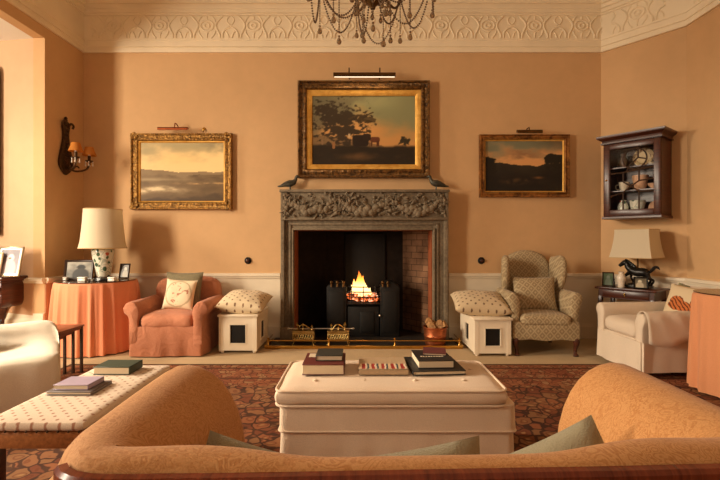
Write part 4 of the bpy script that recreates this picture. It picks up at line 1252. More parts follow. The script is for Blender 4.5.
# porcelain lamp
def mk_porc():
    t = NT('famille rose porcelain')
    v = t.voro(17); c = t.sep(t.voro(17, 'F1', None, 1, 'Color'))[0]
    n = t.noise(20, 3)
    vv = t.math('ADD', v, t.math('MULTIPLY', t.math('SUBTRACT', n, .5), .5))
    m = t.ramp(vv, [(.30, 1.0), (.38, 0.0)])
    pc = t.ramp(c, [(0, S(70, 96, 70)), (.4, S(196, 84, 52)), (.55, S(60, 84, 66)), (.78, S(196, 120, 96)), (.9, S(84, 110, 84))], 'CONSTANT')
    st = t.ramp(t.voro(12, 'DISTANCE_TO_EDGE'), [(.02, 1.0), (.04, 0.0)])
    col = t.mix(t.math('MULTIPLY', st, .5), S(232, 226, 206), S(110, 130, 104))
    col = t.mix(m, col, pc)
    return t.done(col, .15, 0, .5)
PORC = mk_porc()
def mk_shade(name, c, tr=.35):
    t = NT(name)
    d = t.n.new('ShaderNodeBsdfDiffuse'); d.inputs[0].default_value = c
    tl = t.n.new('ShaderNodeBsdfTranslucent'); tl.inputs[0].default_value = c
    mx = t.n.new('ShaderNodeMixShader'); mx.inputs[0].default_value = tr
    t.link(d.outputs[0], mx.inputs[1]); t.link(tl.outputs[0], mx.inputs[2]); t.link(mx.outputs[0], t.n['Material Output'].inputs['Surface'])
    return t.m
SHADE = mk_shade('parchment shade', S(236, 222, 194))
AMBER = mk_shade('amber paper shade', S(226, 156, 76), .5)
def px(x, d): return (x-360)/F*d
def pz(y, d): return EYE+(240-y)/F*d
ld = 4.92
lp = thing('table_lamp', 'table lamp with flowered porcelain jar base and cream shade on the coral table', 'lamp', (px(103, ld), ld, TZ))
b = NB(); lathe(b, [(0, 0), (.088, 0), (.09, .012), (.082, .028), (0, .028)], 24); obj('plinth', b, DARKWOOD, lp)
b = NB(); lathe(b, [(0, .028), (.07, .028), (.074, .04), (.084, .10), (.097, .20), (.108, .27), (.112, .30), (.108, .32), (.09, .332), (.03, .338), (0, .338)], 40); obj('jar_base', b, PORC, lp)
b = NB(); tube(b, [(0, 0, .33), (0, 0, .74)], .008, 8); obj('stem', b, BRASS, lp)
sz0, sz1 = pz(248, ld)-TZ, pz(209.5, ld)-TZ
b = NB(); hh = sz1-sz0
lathe(b, [(.236, sz0), (.218, sz0+hh*.18), (.203, sz0+hh*.5), (.193, sz0+hh*.8), (.188, sz1), (.184, sz1), (.189, sz0+hh*.8), (.199, sz0+hh*.5), (.214, sz0+hh*.18), (.232, sz0), (.236, sz0)], 56)
obj('shade', b, SHADE, lp, True, 70)
b = NB(); tube(b, [(.188*math.cos(a*PI/24), .188*math.sin(a*PI/24), sz1) for a in range(48)], .005, 6, True); tube(b, [(.236*math.cos(a*PI/24), .236*math.sin(a*PI/24), sz0) for a in range(48)], .005, 6, True)
for k in range(3): tube(b, [(0, 0, sz1-.01), (.186*math.cos(k*2.09), .186*math.sin(k*2.09), sz1-.006)], .003, 6)
obj('shade_trim', b, fabric('shade braid', S(206, 176, 128)), lp)
# pictures in standing frames
def photo_fn(seed, bg, fg, hi):
    def f(u, v):
        n = fbm(u*3+seed, v*3+seed)
        c = mixc(bg, hi, v*.7+n*.5)
        e = ((u-.5-.1*math.sin(seed))/.17)**2+((v-.66)/.16)**2
        c = mixc(c, fg, sst(1.3, .7, e))
        e = ((u-.5-.1*math.sin(seed))/.33)**2+((v-.18)/.42)**2
        return mixc(c, mixc(fg, bg, .3), sst(1.2, .8, e))
    return f
def stand_frame(label, w, h, loc, rz, mat, fw, fn, lean=12, matw=0, matc=None, group=None):
    t = thing('photo_frame', label, 'photo frame', loc, math.radians(rz), group)
    Mx = R('X', -lean)
    b = NB(); tmp = NB(); frame_sweep(tmp, w, h, [(0, 0), (0, .012), (fw*.3, .016), (fw*.8, .012), (fw, .008), (fw, 0)]); boxr(tmp, -w/2+.003, w/2-.003, -.001, .004, -h/2+.003, h/2-.003); add(b, tmp, Mx @ T(0, 0, h/2)); obj('frame', b, mat, t)
    if matw:
        b = NB(); tmp = NB(); frame_sweep(tmp, w-2*fw+.002, h-2*fw+.002, [(0, .001), (0, .006), (matw, .005), (matw, .001)]); add(b, tmp, Mx @ T(0, 0, h/2)); obj('mount', b, matc, t)
    o = canvas('photograph', fn, w-2*fw-2*matw+.004, h-2*fw-2*matw+.004, 24, 24, PHOTO, t, 0, 1.3)
    o.matrix_local = Mx @ T(0, -.003, h/2)
    L = h*.62
    b = NB(); boxr(b, -.012, .012, -.001, .003, 0, L, M=T(0, math.sin(math.radians(lean))*h*.62+.0, h*.6) @ R('X', 180-2*lean-4) @ T(0, 0, 0) if False else Mx @ T(0, .004, h*.55) @ R('X', 24) @ T(0, 0, -h*.53)); obj('easel_back', b, mat, t)
    return t
DARKFR = plain('dark photo frame', S(52, 34, 24), .3)
stand_frame('wide dark frame with a grey portrait photo, beside the porcelain lamp', .295, .215, (px(78, 4.80), 4.80, TZ), 6, DARKFR, .022, photo_fn(1.0, (84, 80, 74), (34, 32, 30), (188, 182, 166)))
stand_frame('small tall dark frame with a pale figure, at the wall side of the coral table', .115, .165, (px(124, 4.98), 4.98, TZ), -4, DARKFR, .014, photo_fn(2.2, (70, 58, 44), (178, 164, 140), (90, 76, 58)))
PEARL = plain('pearl white enamel', S(232, 222, 208), .25)
def trinket(label, x, y, w, d, h, mat, r=.006):
    t = thing('trinket_box', label, 'trinket box', (px(x, y), y, TZ), 0, 'little boxes on the coral table')
    b = NB(); boxr(b, -w/2, w/2, -d/2, d/2, 0, h*.68, r); obj('body', b, mat, t)
    b = NB(); boxr(b, -w/2-.002, w/2+.002, -d/2-.002, d/2+.002, h*.68, h, r*.7); obj('lid', b, mat, t)
trinket('small round-edged white box at the outer end of the coral table', 65.5, 4.74, .045, .04, .036, PEARL, .012)
trinket('white box standing before the dark photo frame', 82.5, 4.62, .08, .05, .046, PEARL)
trinket('pale striped box beside the lamp plinth', 112, 4.66, .07, .05, .042, PEARL)
trinket('black lacquer box in front of the lamp plinth', 101, 4.64, .115, .05, .034, plain('black lacquer', S(24, 18, 16), .15))
trinket('grey oblong box between the white box and the black lacquer box', 91.5, 4.66, .05, .04, .022, plain('grey enamel', S(150, 138, 124), .3))
# ------------------------------------------------------------------ sconce on the left wall
sc_ = thing('wall_sconce', 'dark carved wall sconce with two amber shades in the shadowed corner', 'wall sconce', (LX, 5.02, 2.03), math.radians(90))
# local: x along +Y world, -y out into the room, z up
ORM = plain('dark ormolu', S(74, 50, 28), .45, .6, .5, .3, 40)
b = NB()
pl = [(-.035, .46), (-.06, .40), (-.045, .34), (-.05, .26), (-.085, .12), (-.115, .0), (-.09, -.07), (-.03, -.12), (0, -.135), (.03, -.12), (.09, -.07), (.115, .0), (.085, .12), (.05, .26), (.045, .34), (.06, .40), (.035, .46)]
prism(b, smo(pl, 3), .03, .008, 2, T(0, -.032, 0))
for s in (-1, 1): tube(b, smooth_pts([(s*.02, -.035, .41), (s*.06, -.04, .45), (s*.095, -.045, .43), (s*.085, -.04, .40)], 5), .012, 8)
for k in range(9): ball(b, (rnd.uniform(-.03, .03), -.038, .36-k*.045), .02, 2, (1.3, .7, 1))
lathe(b, [(0, .46), (.02, .47), (.012, .485), (.018, .50), (0, .52)], 10, (0, -.02, 0))
obj('back_plate', b, ORM, sc_)
for (sx, out) in ((-.12, .205), (.125, .205)):
    b = NB()
    tube(b, smooth_pts([(0, -.03, -.04), (sx*.4, -.09, -.085), (sx*.85, -out*.85, -.06), (sx, -out, .0), (sx, -out, .03)], 6), .011, 8)
    tube(b, smooth_pts([(sx*.3, -.07, -.07), (sx*.35, -.11, -.03), (sx*.5, -.13, -.05)], 5), .008, 6)
    obj('arm', b, ORM, sc_)
    b = NB(); lathe(b, [(0, .02), (.02, .025), (.04, .04), (.042, .046), (.016, .05), (.016, .10), (0, .10)], 16, (sx, -out, 0)); obj('candle_cup', b, ORM, sc_)
    b = NB(); lathe(b, [(0, .10), (.012, .10), (.012, .15), (0, .15)], 10, (sx, -out, 0)); obj('candle_tube', b, PEARL, sc_)
    b = NB(); lathe(b, [(.074, .105), (.062, .135), (.050, .17), (.043, .20), (.040, .20), (.047, .17), (.059, .135), (.071, .105), (.074, .105)], 28, (sx, -out, 0)); obj('shade', b, AMBER, sc_)
    for k in range(4):
        b = NB(); a = k*PI/2+.4; lathe(b, [(0, -.055), (.009, -.04), (.004, -.02), (.006, .0), (0, .01)], 8, (sx+.036*math.cos(a), -out+.036*math.sin(a), .03)); obj('crystal_drop', b, GLASS if False else PEARL, sc_)

# ------------------------------------------------------------------ bay: console table, frames, mirror edge
ct = thing('console_table', 'dark carved console table in the bay by the white chair', 'console table', (-4.07, 4.74, 0), math.radians(-6))
cz = .80
b = NB(); boxr(b, -.58, .58, -.26, .07, cz-.035, cz, .008); boxr(b, -.56, .56, -.245, .07, cz-.055, cz-.035, .006); obj('top', b, MAHOG, ct)
b = NB(); boxr(b, -.54, .54, -.225, .06, cz-.18, cz-.055, .006)
for i in range(12):
    lathe(b, [(0, 0), (.03, .004), (.034, .012), (.02, .018), (0, .022)], 12, M=T(-.5+i*.0909, -.225, cz-.118) @ R('X', 90))
for s in (-1, 1):
    prism(b, smo([(s*.54, cz-.17), (s*.54, cz-.25), (s*.52, cz-.30), (s*.485, cz-.315), (s*.46, cz-.285), (s*.44, cz-.23), (s*.36, cz-.20), (s*.30, cz-.17)], 3, False), .27, .01, 2, T(0, -.222, 0))
    for k in range(5): ball(b, (s*(.52-.028*k), -.225, cz-.20-.09*math.exp(-k*.5)), .022, 2, (1, .6, 1))
obj('frieze_rail', b, MAHOG, ct)
for s in (-1, 1):
    for y in (-.18, .04):
        b = NB(); tube(b, smooth_pts([(s*.34, y, cz-.17), (s*.375, y-.02, cz-.24), (s*.31, y-.01, cz-.36), (s*.29, y, .30), (s*.31, y-.01, .08), (s*.34, y-.03, .02)], 5), [.05-.0012*i for i in range(26)], 10)
        lathe(b, [(0, -.02), (.036, -.012), (.04, 0), (.036, .012), (0, .02)], 12, M=T(s*.37, y-.055, cz-.235) @ R('X', 90))
        lathe(b, [(0, 0), (.04, 0), (.04, .02), (0, .025)], 12, (s*.34, y-.03, 0)); obj('leg', b, MAHOG, ct)
SILF = plain('silver photo frame', S(190, 170, 140), .3, .7)
stand_frame('large silver frame with a pale mauve portrait on the console', .245, .31, (-3.535, 4.50, cz+.002), 4, SILF, .018, photo_fn(0.5, (126, 112, 116), (190, 174, 176), (92, 84, 92)), 16, .016, PEARL, 'photo frames on the console')
stand_frame('smaller cream frame overlapping the silver one on the console', .20, .25, (-3.66, 4.34+.16, cz+.002) if False else (-3.68, 4.46, cz+.002), 8, plain('cream frame', S(224, 200, 160), .5), .02, photo_fn(1.5, (150, 124, 90), (188, 160, 124), (120, 100, 76)), 16, .012, PEARL, 'photo frames on the console')
mr = thing('wall_mirror', 'tall dark carved mirror on the bay wall at the frame edge', 'mirror', (-4.125, 4.800, 1.2), math.radians(-8.5))
b = NB(); tmp = NB(); frame_sweep(tmp, .66, 1.75, [(0, 0), (0, .04), (.02, .05), (.05, .035), (.07, .02), (.07, 0)])
for s in (-1, 1):
    for k in range(6): ball(tmp, (s*.31+rnd.uniform(-.02, .0)*s, -.035, .8+rnd.uniform(-.08, .1)), .03, 2, (1, .6, 1))
add(b, tmp, T(0, 0, .9)); obj('frame', b, MAHOG, mr)
MIR = NT('mirror plate').done(S(190, 186, 178), .03, 1.0)
b = NB(); boxr(b, -.27, .27, -.012, -.002, .07, 1.73); obj('mirror_plate', b, MIR, mr)

# ------------------------------------------------------------------ white loose-covered chair at the left
wl = thing('lounge_chair', 'white loose-covered low lounge chair near the bay', 'armchair', (-2.62, 2.68, RZ), math.radians(35))
PR = [(-.27, .02), (-.275, .2), (-.255, .36), (-.225, .405), (-.16, .418), (-.02, .41), (.14, .412), (.25, .425), (.33, .46), (.385, .505), (.43, .535), (.475, .545), (.52, .535), (.55, .49), (.56, .3), (.565, .02)]
PRs = [(p.x, p.z) for p in smooth_pts([(y, 0, z) for y, z in PR], 4)]
b = NB(); rings = []
nx = 26
for i in range(nx+1):
    u = i/nx; ring = []
    for (y, z) in PRs:
        xe = .70-.02*(z-.4)
        k = 1.0
        if u > .9: k = math.sqrt(max(0, 1-((u-.9)/.1)**2))
        elif u < .08: k = math.sqrt(max(0, 1-((.08-u)/.08)**2))
        x = -.62+(xe+.62)*u
        yc, zc = .14, .10
        kk = .90+.10*k
        dz = .012*noise.noise(Vector((x*5, y*5, 2.0)))+.028*math.sin(x*4.2+1)*math.exp(-((y-.15)/.25)**2)*-1
        ring.append((x, yc+(y-yc)*kk+.012*noise.noise(Vector((x*6, z*5, 7.0))), zc+(z-zc)*kk+(dz if z > .3 else 0)))
    rings.append(ring)
loft(b, rings); obj('loose_cover', b, WHITEC, wl, True, 75, 1)
for (x, y) in ((-.5, -.18), (.58, -.18), (-.5, .45), (.58, .45)):
    b = NB(); lathe(b, [(0, 0), (.018, 0), (.024, .06), (0, .06)], 10, (x, y, 0)); obj('leg', b, MAHOG, wl)
cushion('cushion', 'slate blue cushion on the white lounge chair near the bay', .30, .28, .10, (-2.62, 3.03, .515), (-50, 0, 30), fabric('slate blue linen', S(96, 100, 110)), seed=14)

# nest of three tables
NW = wood('red brown nest table', S(96, 46, 26), S(142, 76, 44), .3, (10, 1, 10))
for i, (xl, xr, y0, y1, z, lab) in enumerate(((-3.0, -2.41, 3.60, 3.94, .432, 'largest of the nest of slim tables beside the white lounge chair'), (-2.94, -2.47, 3.64, 3.92, .395, 'middle table tucked inside the nest of slim tables'), (-2.88, -2.53, 3.68, 3.90, .36, 'smallest table tucked innermost in the nest of slim tables'))):
    t = thing('nest_table', lab, 'side table', ((xl+xr)/2, (y0+y1)/2, .0145), 0, 'nest of tables'); w, d = xr-xl, y1-y0; z -= .0145
    b = NB(); boxr(b, -w/2, w/2, -d/2, d/2, z-.014, z, .004); obj('top', b, NW, t)
    b = NB()
    for s in (-1, 1): boxr(b, s*(w/2-.016)-.006, s*(w/2-.016)+.006, -d/2+.02, d/2-.02, z-.035, z-.014)
    boxr(b, -w/2+.02, w/2-.02, d/2-.025, d/2-.013, z-.035, z-.014)
    obj('apron', b, NW, t)
    for sx in (-1, 1):
        for sy in (-1, 1):
            b = NB(); boxr(b, sx*(w/2-.016)-.010, sx*(w/2-.016)+.010, sy*(d/2-.02)-.010, sy*(d/2-.02)+.010, 0, z-.014, .002); obj('leg', b, DARKWOOD, t)

# ------------------------------------------------------------------ right side: canted cabinet
ANG = math.atan2(-.779, .627)
Nn = Vector((-.779, -.627)); Dn = Vector((.627, -.779))
cabw, cabd = .56, .30
pc = Vector((2.876, 5.37))+Dn*.445
cab = thing('wall_cabinet', 'mahogany glazed cabinet of china hung on the canted wall', 'cabinet', (pc.x+Nn.x*.012, pc.y+Nn.y*.012, 1.40), ANG)
ch = .83
b = NB()
boxr(b, -cabw/2, -cabw/2+.02, -cabd, 0, .03, ch); boxr(b, cabw/2-.02, cabw/2, -cabd, 0, .03, ch)
boxr(b, -cabw/2, cabw/2, -.015, 0, .03, ch); boxr(b, -cabw/2, cabw/2, -cabd, 0, .03, .05); boxr(b, -cabw/2, cabw/2, -cabd, 0, ch-.02, ch)
boxr(b, -cabw/2-.014, cabw/2+.014, -cabd-.03, 0, .0, .03, .006)
obj('carcass', b, MAHOG, cab, False)
b = NB()
cp = [(0, ch), (.02, ch), (.02, ch+.015), (.008, ch+.02), (.012, ch+.035), (.03, ch+.05), (.05, ch+.062), (.055, ch+.078), (.055, ch+.088), (0, ch+.088)]
rr = []
for (x, y, nx_, ny_) in ((-cabw/2, 0, -1, 0), (-cabw/2, -cabd-.022, -1, -1), (cabw/2, -cabd-.022, 1, -1), (cabw/2, 0, 1, 0)):
    rr.append([(x+nx_*o, y+ny_*o, z) for o, z in cp])
loft(b, rr); boxr(b, -cabw/2, cabw/2, -cabd-.022, 0, ch, ch+.086); obj('cornice', b, MAHOG, cab, True, 30)
for z in (.30, .555):
    b = NB(); boxr(b, -cabw/2+.02, cabw/2-.02, -cabd+.02, -.015, z, z+.012); obj('shelf', b, MAHOG, cab, False)
dw, dz0, dz1 = cabw-.004, .034, ch-.004
b = NB(); st = .062
boxr(b, -dw/2, -dw/2+st, -cabd-.022, -cabd-.001, dz0, dz1, .003); boxr(b, dw/2-st, dw/2, -cabd-.022, -cabd-.001, dz0, dz1, .003)
boxr(b, -dw/2+st, dw/2-st, -cabd-.022, -cabd-.001, dz0, dz0+.065, .003); boxr(b, -dw/2+st, dw/2-st, -cabd-.022, -cabd-.001, dz1-.06, dz1, .003)
door = obj('door', b, MAHOG, cab)
b = NB(); gx, gz0, gz1 = dw/2-st, dz0+.065, dz1-.06
gh = gz1-gz0; gy = -cabd-.012
def bar(b, p, q): tube(b, [(p[0], gy, p[1]), (q[0], gy, q[1])], .008, 6)
G = lambda u, v: (-gx+2*gx*u, gz0+gh*v)
C_ = G(.50, .37)
# astragal bars: a central star with panes round it, an upper oval split by bars
bar(b, G(.32, .60), G(.32, .45)); bar(b, G(.32, .45), C_); bar(b, C_, G(.28, .22)) if False else None
bar(b, G(.0, .60), G(.32, .60)); bar(b, G(.68, .63), G(.68, .45)); bar(b, G(.68, .45), C_); bar(b, G(.32, .28), C_); bar(b, C_, G(.68, .28))
bar(b, G(.32, .28), G(.32, .0)); bar(b, G(.68, .28), G(.68, .0)); bar(b, G(0, .22), G(.32, .28)); bar(b, G(.68, .28), G(1, .27)); bar(b, G(.68, .45), G(1, .47))
bar(b, G(.68, .63), G(1, .65)); bar(b, G(.32, .60), G(.68, .63)); bar(b, G(.66, 1.0), G(.66, .82)); bar(b, G(.66, .82), G(.48, .72)); bar(b, G(.66, .82), G(.86, .78))
bar(b, G(.0, .98), G(.0, .02)); bar(b, G(.48, .72), G(.4, .615))
ov = [G(.58+.27*math.cos(a*PI/16), .81+.165*math.sin(a*PI/16)) for a in range(32)]
tube(b, [(p[0], gy, p[1]) for p in ov], .008, 6, True)
obj('glazing_bars', b, DARKWOOD, door)
b = NB(); boxr(b, -gx, gx, gy+.002, gy+.005, gz0, gz1); gp = obj('glass', b, GLASS, door, False); gp.location = (0, 0, 0); gp.rotation_euler = (0, 0, math.radians(.0))
b = NB(); ball(b, (-gx-.03, -cabd-.028, (dz0+dz1)/2), .011, 2); obj('knob', b, BRASS, door)
cabM = Matrix.Translation(cab.location) @ Matrix.Rotation(ANG, 4, 'Z')
CHINA = plain('white china', S(232, 216, 190), .2, var=.03)
PINKCH = plain('pink china', S(226, 176, 140), .25, var=.06)
FLCH = PORC
def china(name, label, x, y, z, bm_, mat, cat='china'):
    o = tag(obj(name, bm_, mat, None, True, 60), label, cat, 'china in the wall cabinet')
    o.matrix_world = cabM @ T(x, y, z); return o
def mk_plate():
    t = NT('painted plate')
    p = t.sep(t.tc.outputs['Object'])
    r = t.math('SQRT', t.math('ADD', t.math('MULTIPLY', p[0], p[0]), t.math('MULTIPLY', p[2], p[2])))
    rim = t.ramp(r, [(.062, 0.0), (.066, 1.0)])
    c = t.ramp(t.noise(26, 3), [(.4, S(214, 186, 140)), (.6, S(130, 92, 60))])
    col = t.mix(rim, S(226, 200, 156), c)
    return t.done(col, .25)
PLATE = mk_plate()
b = NB(); lathe(b, [(0, 0), (.06, 0), (.1, .012), (.103, .016), (.098, .018), (.06, .007), (0, .007)], 40, M=R('X', 78) @ T(0, 0, 0))
china('plate', 'round painted plate standing on the top shelf of the cabinet', .055, -.12, .567+.103, b, PLATE, 'plate')
b = NB(); lathe(b, [(0, 0), (.03, 0), (.036, .03), (.05, .08), (.03, .12), (.026, .15), (.032, .165), (0, .16)], 20); china('vase', 'small dark vase at the corner end of the top cabinet shelf', -.14, -.14, .5675, b, plain('brown glaze', S(96, 70, 48), .3), 'vase')
b = NB(); lathe(b, [(0, 0), (.03, 0), (.05, .02), (.055, .03), (.05, .032), (0, .015)], 24); china('dish', 'shallow white dish beside the painted plate on the top shelf', .165, -.15, .5675, b, CHINA, 'dish')
b = NB(); lathe(b, [(0, 0), (.05, 0), (.055, .02), (.075, .12), (.08, .16), (.075, .16), (.05, .02), (0, .015)], 28); china('jar', 'tall cream jar in the middle of the middle cabinet shelf', .03, -.14, .3125, b, PINKCH, 'jar')
b = NB(); lathe(b, [(0, 0), (.025, 0), (.03, .01), (.058, .05), (.062, .065), (.058, .065), (.03, .018), (0, .014)], 24); china('bowl', 'pink china bowl on the middle cabinet shelf', .16, -.13, .3125, b, PINKCH, 'bowl')
b = NB(); lathe(b, [(0, 0), (.035, 0), (.04, .01), (.05, .07), (.056, .10), (.05, .10), (.035, .015), (0, .012)], 24); tube(b, smooth_pts([(-.05, 0, .08), (-.085, 0, .07), (-.08, 0, .03), (-.045, 0, .025)], 5), .006, 8); china('cup', 'white china cup above the flowered jar, middle cabinet shelf', -.13, -.15, .3125, b, CHINA, 'cup')
b = NB(); lathe(b, [(0, 0), (.04, 0), (.052, .04), (.055, .09), (.04, .13), (.03, .14), (.034, .16), (0, .165)], 28); china('jar', 'flowered china jar at the corner end of the bottom cabinet shelf', -.135, -.16, .0505, b, FLCH, 'jar')
b = NB(); lathe(b, [(0, 0), (.04, 0), (.05, .015), (.07, .09), (.078, .15), (.074, .15), (.045, .02), (0, .015)], 32); china('bowl', 'large flowered china bowl in the middle of the bottom cabinet shelf', .005, -.15, .0505, b, FLCH, 'bowl')
b = NB(); lathe(b, [(0, 0), (.03, .0), (.068, .01), (.072, .014), (0, .008)], 32, M=R('X', 75)); china('dish', 'pink fan dish leaning in the bottom of the cabinet', .17, -.10, .0505+.071, b, PINKCH, 'dish')
b = NB(); lathe(b, [(0, 0), (.05, 0), (.07, .03), (.075, .05), (.07, .05), (0, .012)], 24); china('bowl', 'low grey bowl in the right of the bottom cabinet shelf', .155, -.215, .0505, b, plain('grey china', S(190, 180, 160), .3), 'bowl')

# ------------------------------------------------------------------ side table with the horse lamp
st_c = Vector((2.775, 4.73))
stz = .66
sd = thing('side_table', 'dark mahogany side table with a drawer along the canted wall', 'side table', (st_c.x, st_c.y, 0), ANG)
tw, td = .60, .40
b = NB(); boxr(b, -tw/2, tw/2, 0, td, stz-.022, stz, .005); obj('top', b, MAHOG, sd)
b = NB(); boxr(b, -tw/2+.03, tw/2-.03, .03, td-.02, stz-.115, stz-.022); obj('frame', b, MAHOG, sd, False)
b = NB(); boxr(b, -tw/2+.075, tw/2-.075, .022, .034, stz-.105, stz-.032, .003); dr = obj('drawer', b, MAHOG, sd)
b = NB(); ball(b, (0, .012, stz-.062), .011, 2); ball(b, (0, .014, stz-.08), .006, 1, (1, .6, 2)); obj('knob', b, BRASS, dr)
for sx in (-1, 1):
    for y in (.045, td-.04):
        b = NB(); boxr(b, sx*(tw/2-.045)-.02, sx*(tw/2-.045)+.02, y-.02, y+.02, 0, stz-.1, .003); obj('leg', b, MAHOG, sd)
sdM = Matrix.Translation((st_c.x, st_c.y, stz+.001)) @ Matrix.Rotation(ANG, 4, 'Z')
hl = thing('table_lamp', 'lamp with dark bronze horse base and square flared cream shade', 'lamp', tuple(sdM @ Vector((.05, .20, 0))), ANG)
HB = plain('black bronze', S(34, 30, 26), .35, .4, .5, .25, 20)
b = NB(); boxr(b, -.14, .14, -.07, .07, 0, .03, .008); ball(b, (-.02, 0, .03), .055, 2, (1.4, 1, .45)); obj('plinth', b, HB, hl)
b = NB()
tube(b, smooth_pts([(.11, 0, .15), (.06, 0, .165), (0, 0, .165), (-.05, 0, .185), (-.085, 0, .22), (-.10, 0, .255), (-.125, 0, .262), (-.16, 0, .235), (-.172, 0, .225)], 4),
     [.036, .040, .045, .047, .048, .048, .047, .047, .047, .047, .046, .044, .042, .038, .036, .034, .032, .029, .027, .026, .026, .028, .029, .028, .027, .024, .022, .02, .019, .018, .018, .017, .016][:33], 12)
for s in (-1, 1): tube(b, [(-.105, s*.012, .275), (-.108, s*.016, .305)], [.008, .003], 6)
for (x, y, k) in ((.10, -.022, .03), (.09, .022, .0)):
    tube(b, smooth_pts([(x, y, .15), (x+.02, y, .11), (x+.035+k, y, .085), (x+.015+k, y, .045), (x+.005+k, y, .03)], 4), [.028, .026, .024, .021, .019, .016, .014, .013, .013, .012, .012, .012, .012, .012, .012, .013, .015], 8)
for (x, y, k) in ((-.06, -.022, -.04), (-.05, .022, .02)):
    tube(b, smooth_pts([(x, y, .165), (x-.02+k*.4, y, .13), (x-.03+k, y, .10), (x-.01+k, y, .06), (x-.015+k*.8, y, .03)], 4), [.024, .022, .02, .018, .016, .014, .013, .012, .012, .011, .011, .011, .011, .011, .011, .012, .014], 8)
tube(b, smooth_pts([(.12, 0, .165), (.15, 0, .20), (.175, 0, .225), (.20, 0, .22), (.215, 0, .20)], 4), [.012, .014, .016, .017, .018, .018, .018, .017, .016, .015, .014, .013, .012, .01, .008, .006, .003], 8)
for k in range(8): tube(b, smooth_pts([(-.03-.011*k, 0, .215+.008*k), (-.02-.010*k, .006*(-1)**k, .235+.008*k), (-.01-.009*k, .012*(-1)**k, .21+.008*k)], 3), .009, 6)
obj('horse_base', b, HB, hl)
b = NB(); tube(b, [(.01, .0, .18), (.01, 0, .56)], .009, 8); obj('stem', b, DARKBRASS, hl)
s0, s1 = pz(257.5, 4.85)-stz, pz(229.5, 4.85)-stz
def sq_ring(a, c, z, r=.0): return [(-a, -c, z), (a, -c, z), (a, c, z), (-a, c, z)]
b = NB(); rr = []
for k in range(9):
    u = k/8; f = (1-u)**1.8
    rr.append(sq_ring(.165+.038*f, .15+.045*f, s0+(s1-s0)*u))
for k in range(8, -1, -1):
    u = k/8; f = (1-u)**1.8
    rr.append(sq_ring(.162+.038*f, .147+.045*f, s0+(s1-s0)*u))
loft(b, rr, True, (False, False)); bmesh.ops.bevel(b, geom=[], offset=0) if False else None
obj('shade', b, SHADE, hl, True, 30)
b = NB()
for (z, a, c) in ((s0, .203, .195), (s1, .165, .15)):
    pts = sq_ring(a, c, z)
    for i in range(4): tube(b, [pts[i], pts[(i+1) % 4]], .004, 6)
tube(b, [(-.165, 0, s1-.004), (.165, 0, s1-.004)], .003, 6)
obj('shade_trim', b, MATS['shade braid'], hl)
def on_side(x, y, z=.0005): return tuple(sdM @ Vector((x, y, z)))
AG = math.degrees(ANG)
stand_frame('small dark frame with a green photo at the corner end of the side table', .115, .155, on_side(-.20, .10), AG+18, DARKFR, .012, photo_fn(3.1, (70, 84, 62), (120, 128, 116), (96, 110, 84)), 12, group='photo frames on the side table')
stand_frame('black framed photo leaning before the horse lamp on the side table', .13, .125, on_side(.135, .065), AG+20, BLACKIRON, .014, photo_fn(4.0, (120, 110, 92), (196, 184, 160), (84, 76, 62)), 14, group='photo frames on the side table')
b = NB(); lathe(b, [(0, 0), (.03, 0), (.034, .01), (.03, .03), (.044, .08), (.046, .11), (.03, .14), (.022, .15), (.03, .165), (.026, .168), (0, .16)], 28)
o = tag(obj('vase', b, plain('white flecked vase', S(226, 208, 186), .3, var=.1, nscale=40)), 'small white vase on the side table by the horse lamp', 'vase'); o.location = on_side(-.055, .075)
b = NB(); lathe(b, [(0, 0), (.018, 0), (.02, .01), (.01, .02), (.014, .05), (.008, .07), (.012, .085), (0, .1)], 14)
o = tag(obj('figurine', b, HB), 'tiny dark figurine between the green photo and the white vase', 'figurine'); o.location = on_side(-.125, .06)

# ------------------------------------------------------------------ white armchair on the right, facing the fire rug
wa = thing('armchair', 'cream slipcovered armchair with a tiger cushion by the side table', 'armchair', (2.70, 4.09, .0145), math.radians(-90+4))
# local: front = -y  -> world -x ; local x -> world -y (near side is +x)
WA = [(.0, .14), (.0, .38), (-.01, .45), (.005, .50), (.035, .53), (.07, .535), (.10, .52), (.115, .485), (.105, .45), (.09, .42), (.085, .36), (.08, .14)]
for s in (-1, 1):
    b = NB(); arm_loft(b, [(o, z+(.018 if s < 0 else 0)) for o, z in WA], -.37, .36, s*.225, s); obj('arm', b, CREAMC, wa, True, 70)
b = NB(); puffbox(b, (0, -.02, .25), (.46, .70, .14), .03, 0, 8, .004); obj('seat_base', b, CREAMC, wa)
b = NB(); puffbox(b, (0, -.09, .375), (.445, .57, .13), .055, .025, 12, .008); obj('seat_cushion', b, CREAMC, wa)
b = NB(); bo = [(-.29, .12), (-.30, .5), (-.28, .66), (-.18, .72), (0, .735), (.18, .72), (.28, .66), (.30, .5), (.29, .12)]
prism(b, smo(bo, 4, False), .16, .05, 4, T(0, .28, 0) @ R('X', -6)); obj('back', b, CREAMC, wa, True, 60)
b = NB(); skirt(b, .615, .76, .045, .30, .02, .012, fa=.02, seed=9); obj('skirt', b, CREAMC, wa, True, 60)
for s in (1,):
    for k in range(2):
        b = NB(); boxr(b, s*.308-.02+.02*k*s, s*.308+.02+.02*k*s, -.396+.012*k, -.384+.012*k, .045, .30, .005); obj('corner_pleat', b, CREAMC, wa)
for sx in (-1, 1):
    for y in (-.30, .33):
        b = NB(); lathe(b, [(0, 0), (.016, 0), (.022, .05), (.022, .19), (0, .19)], 10, (sx*.25, y, 0)); obj('leg', b, MAHOG, wa)
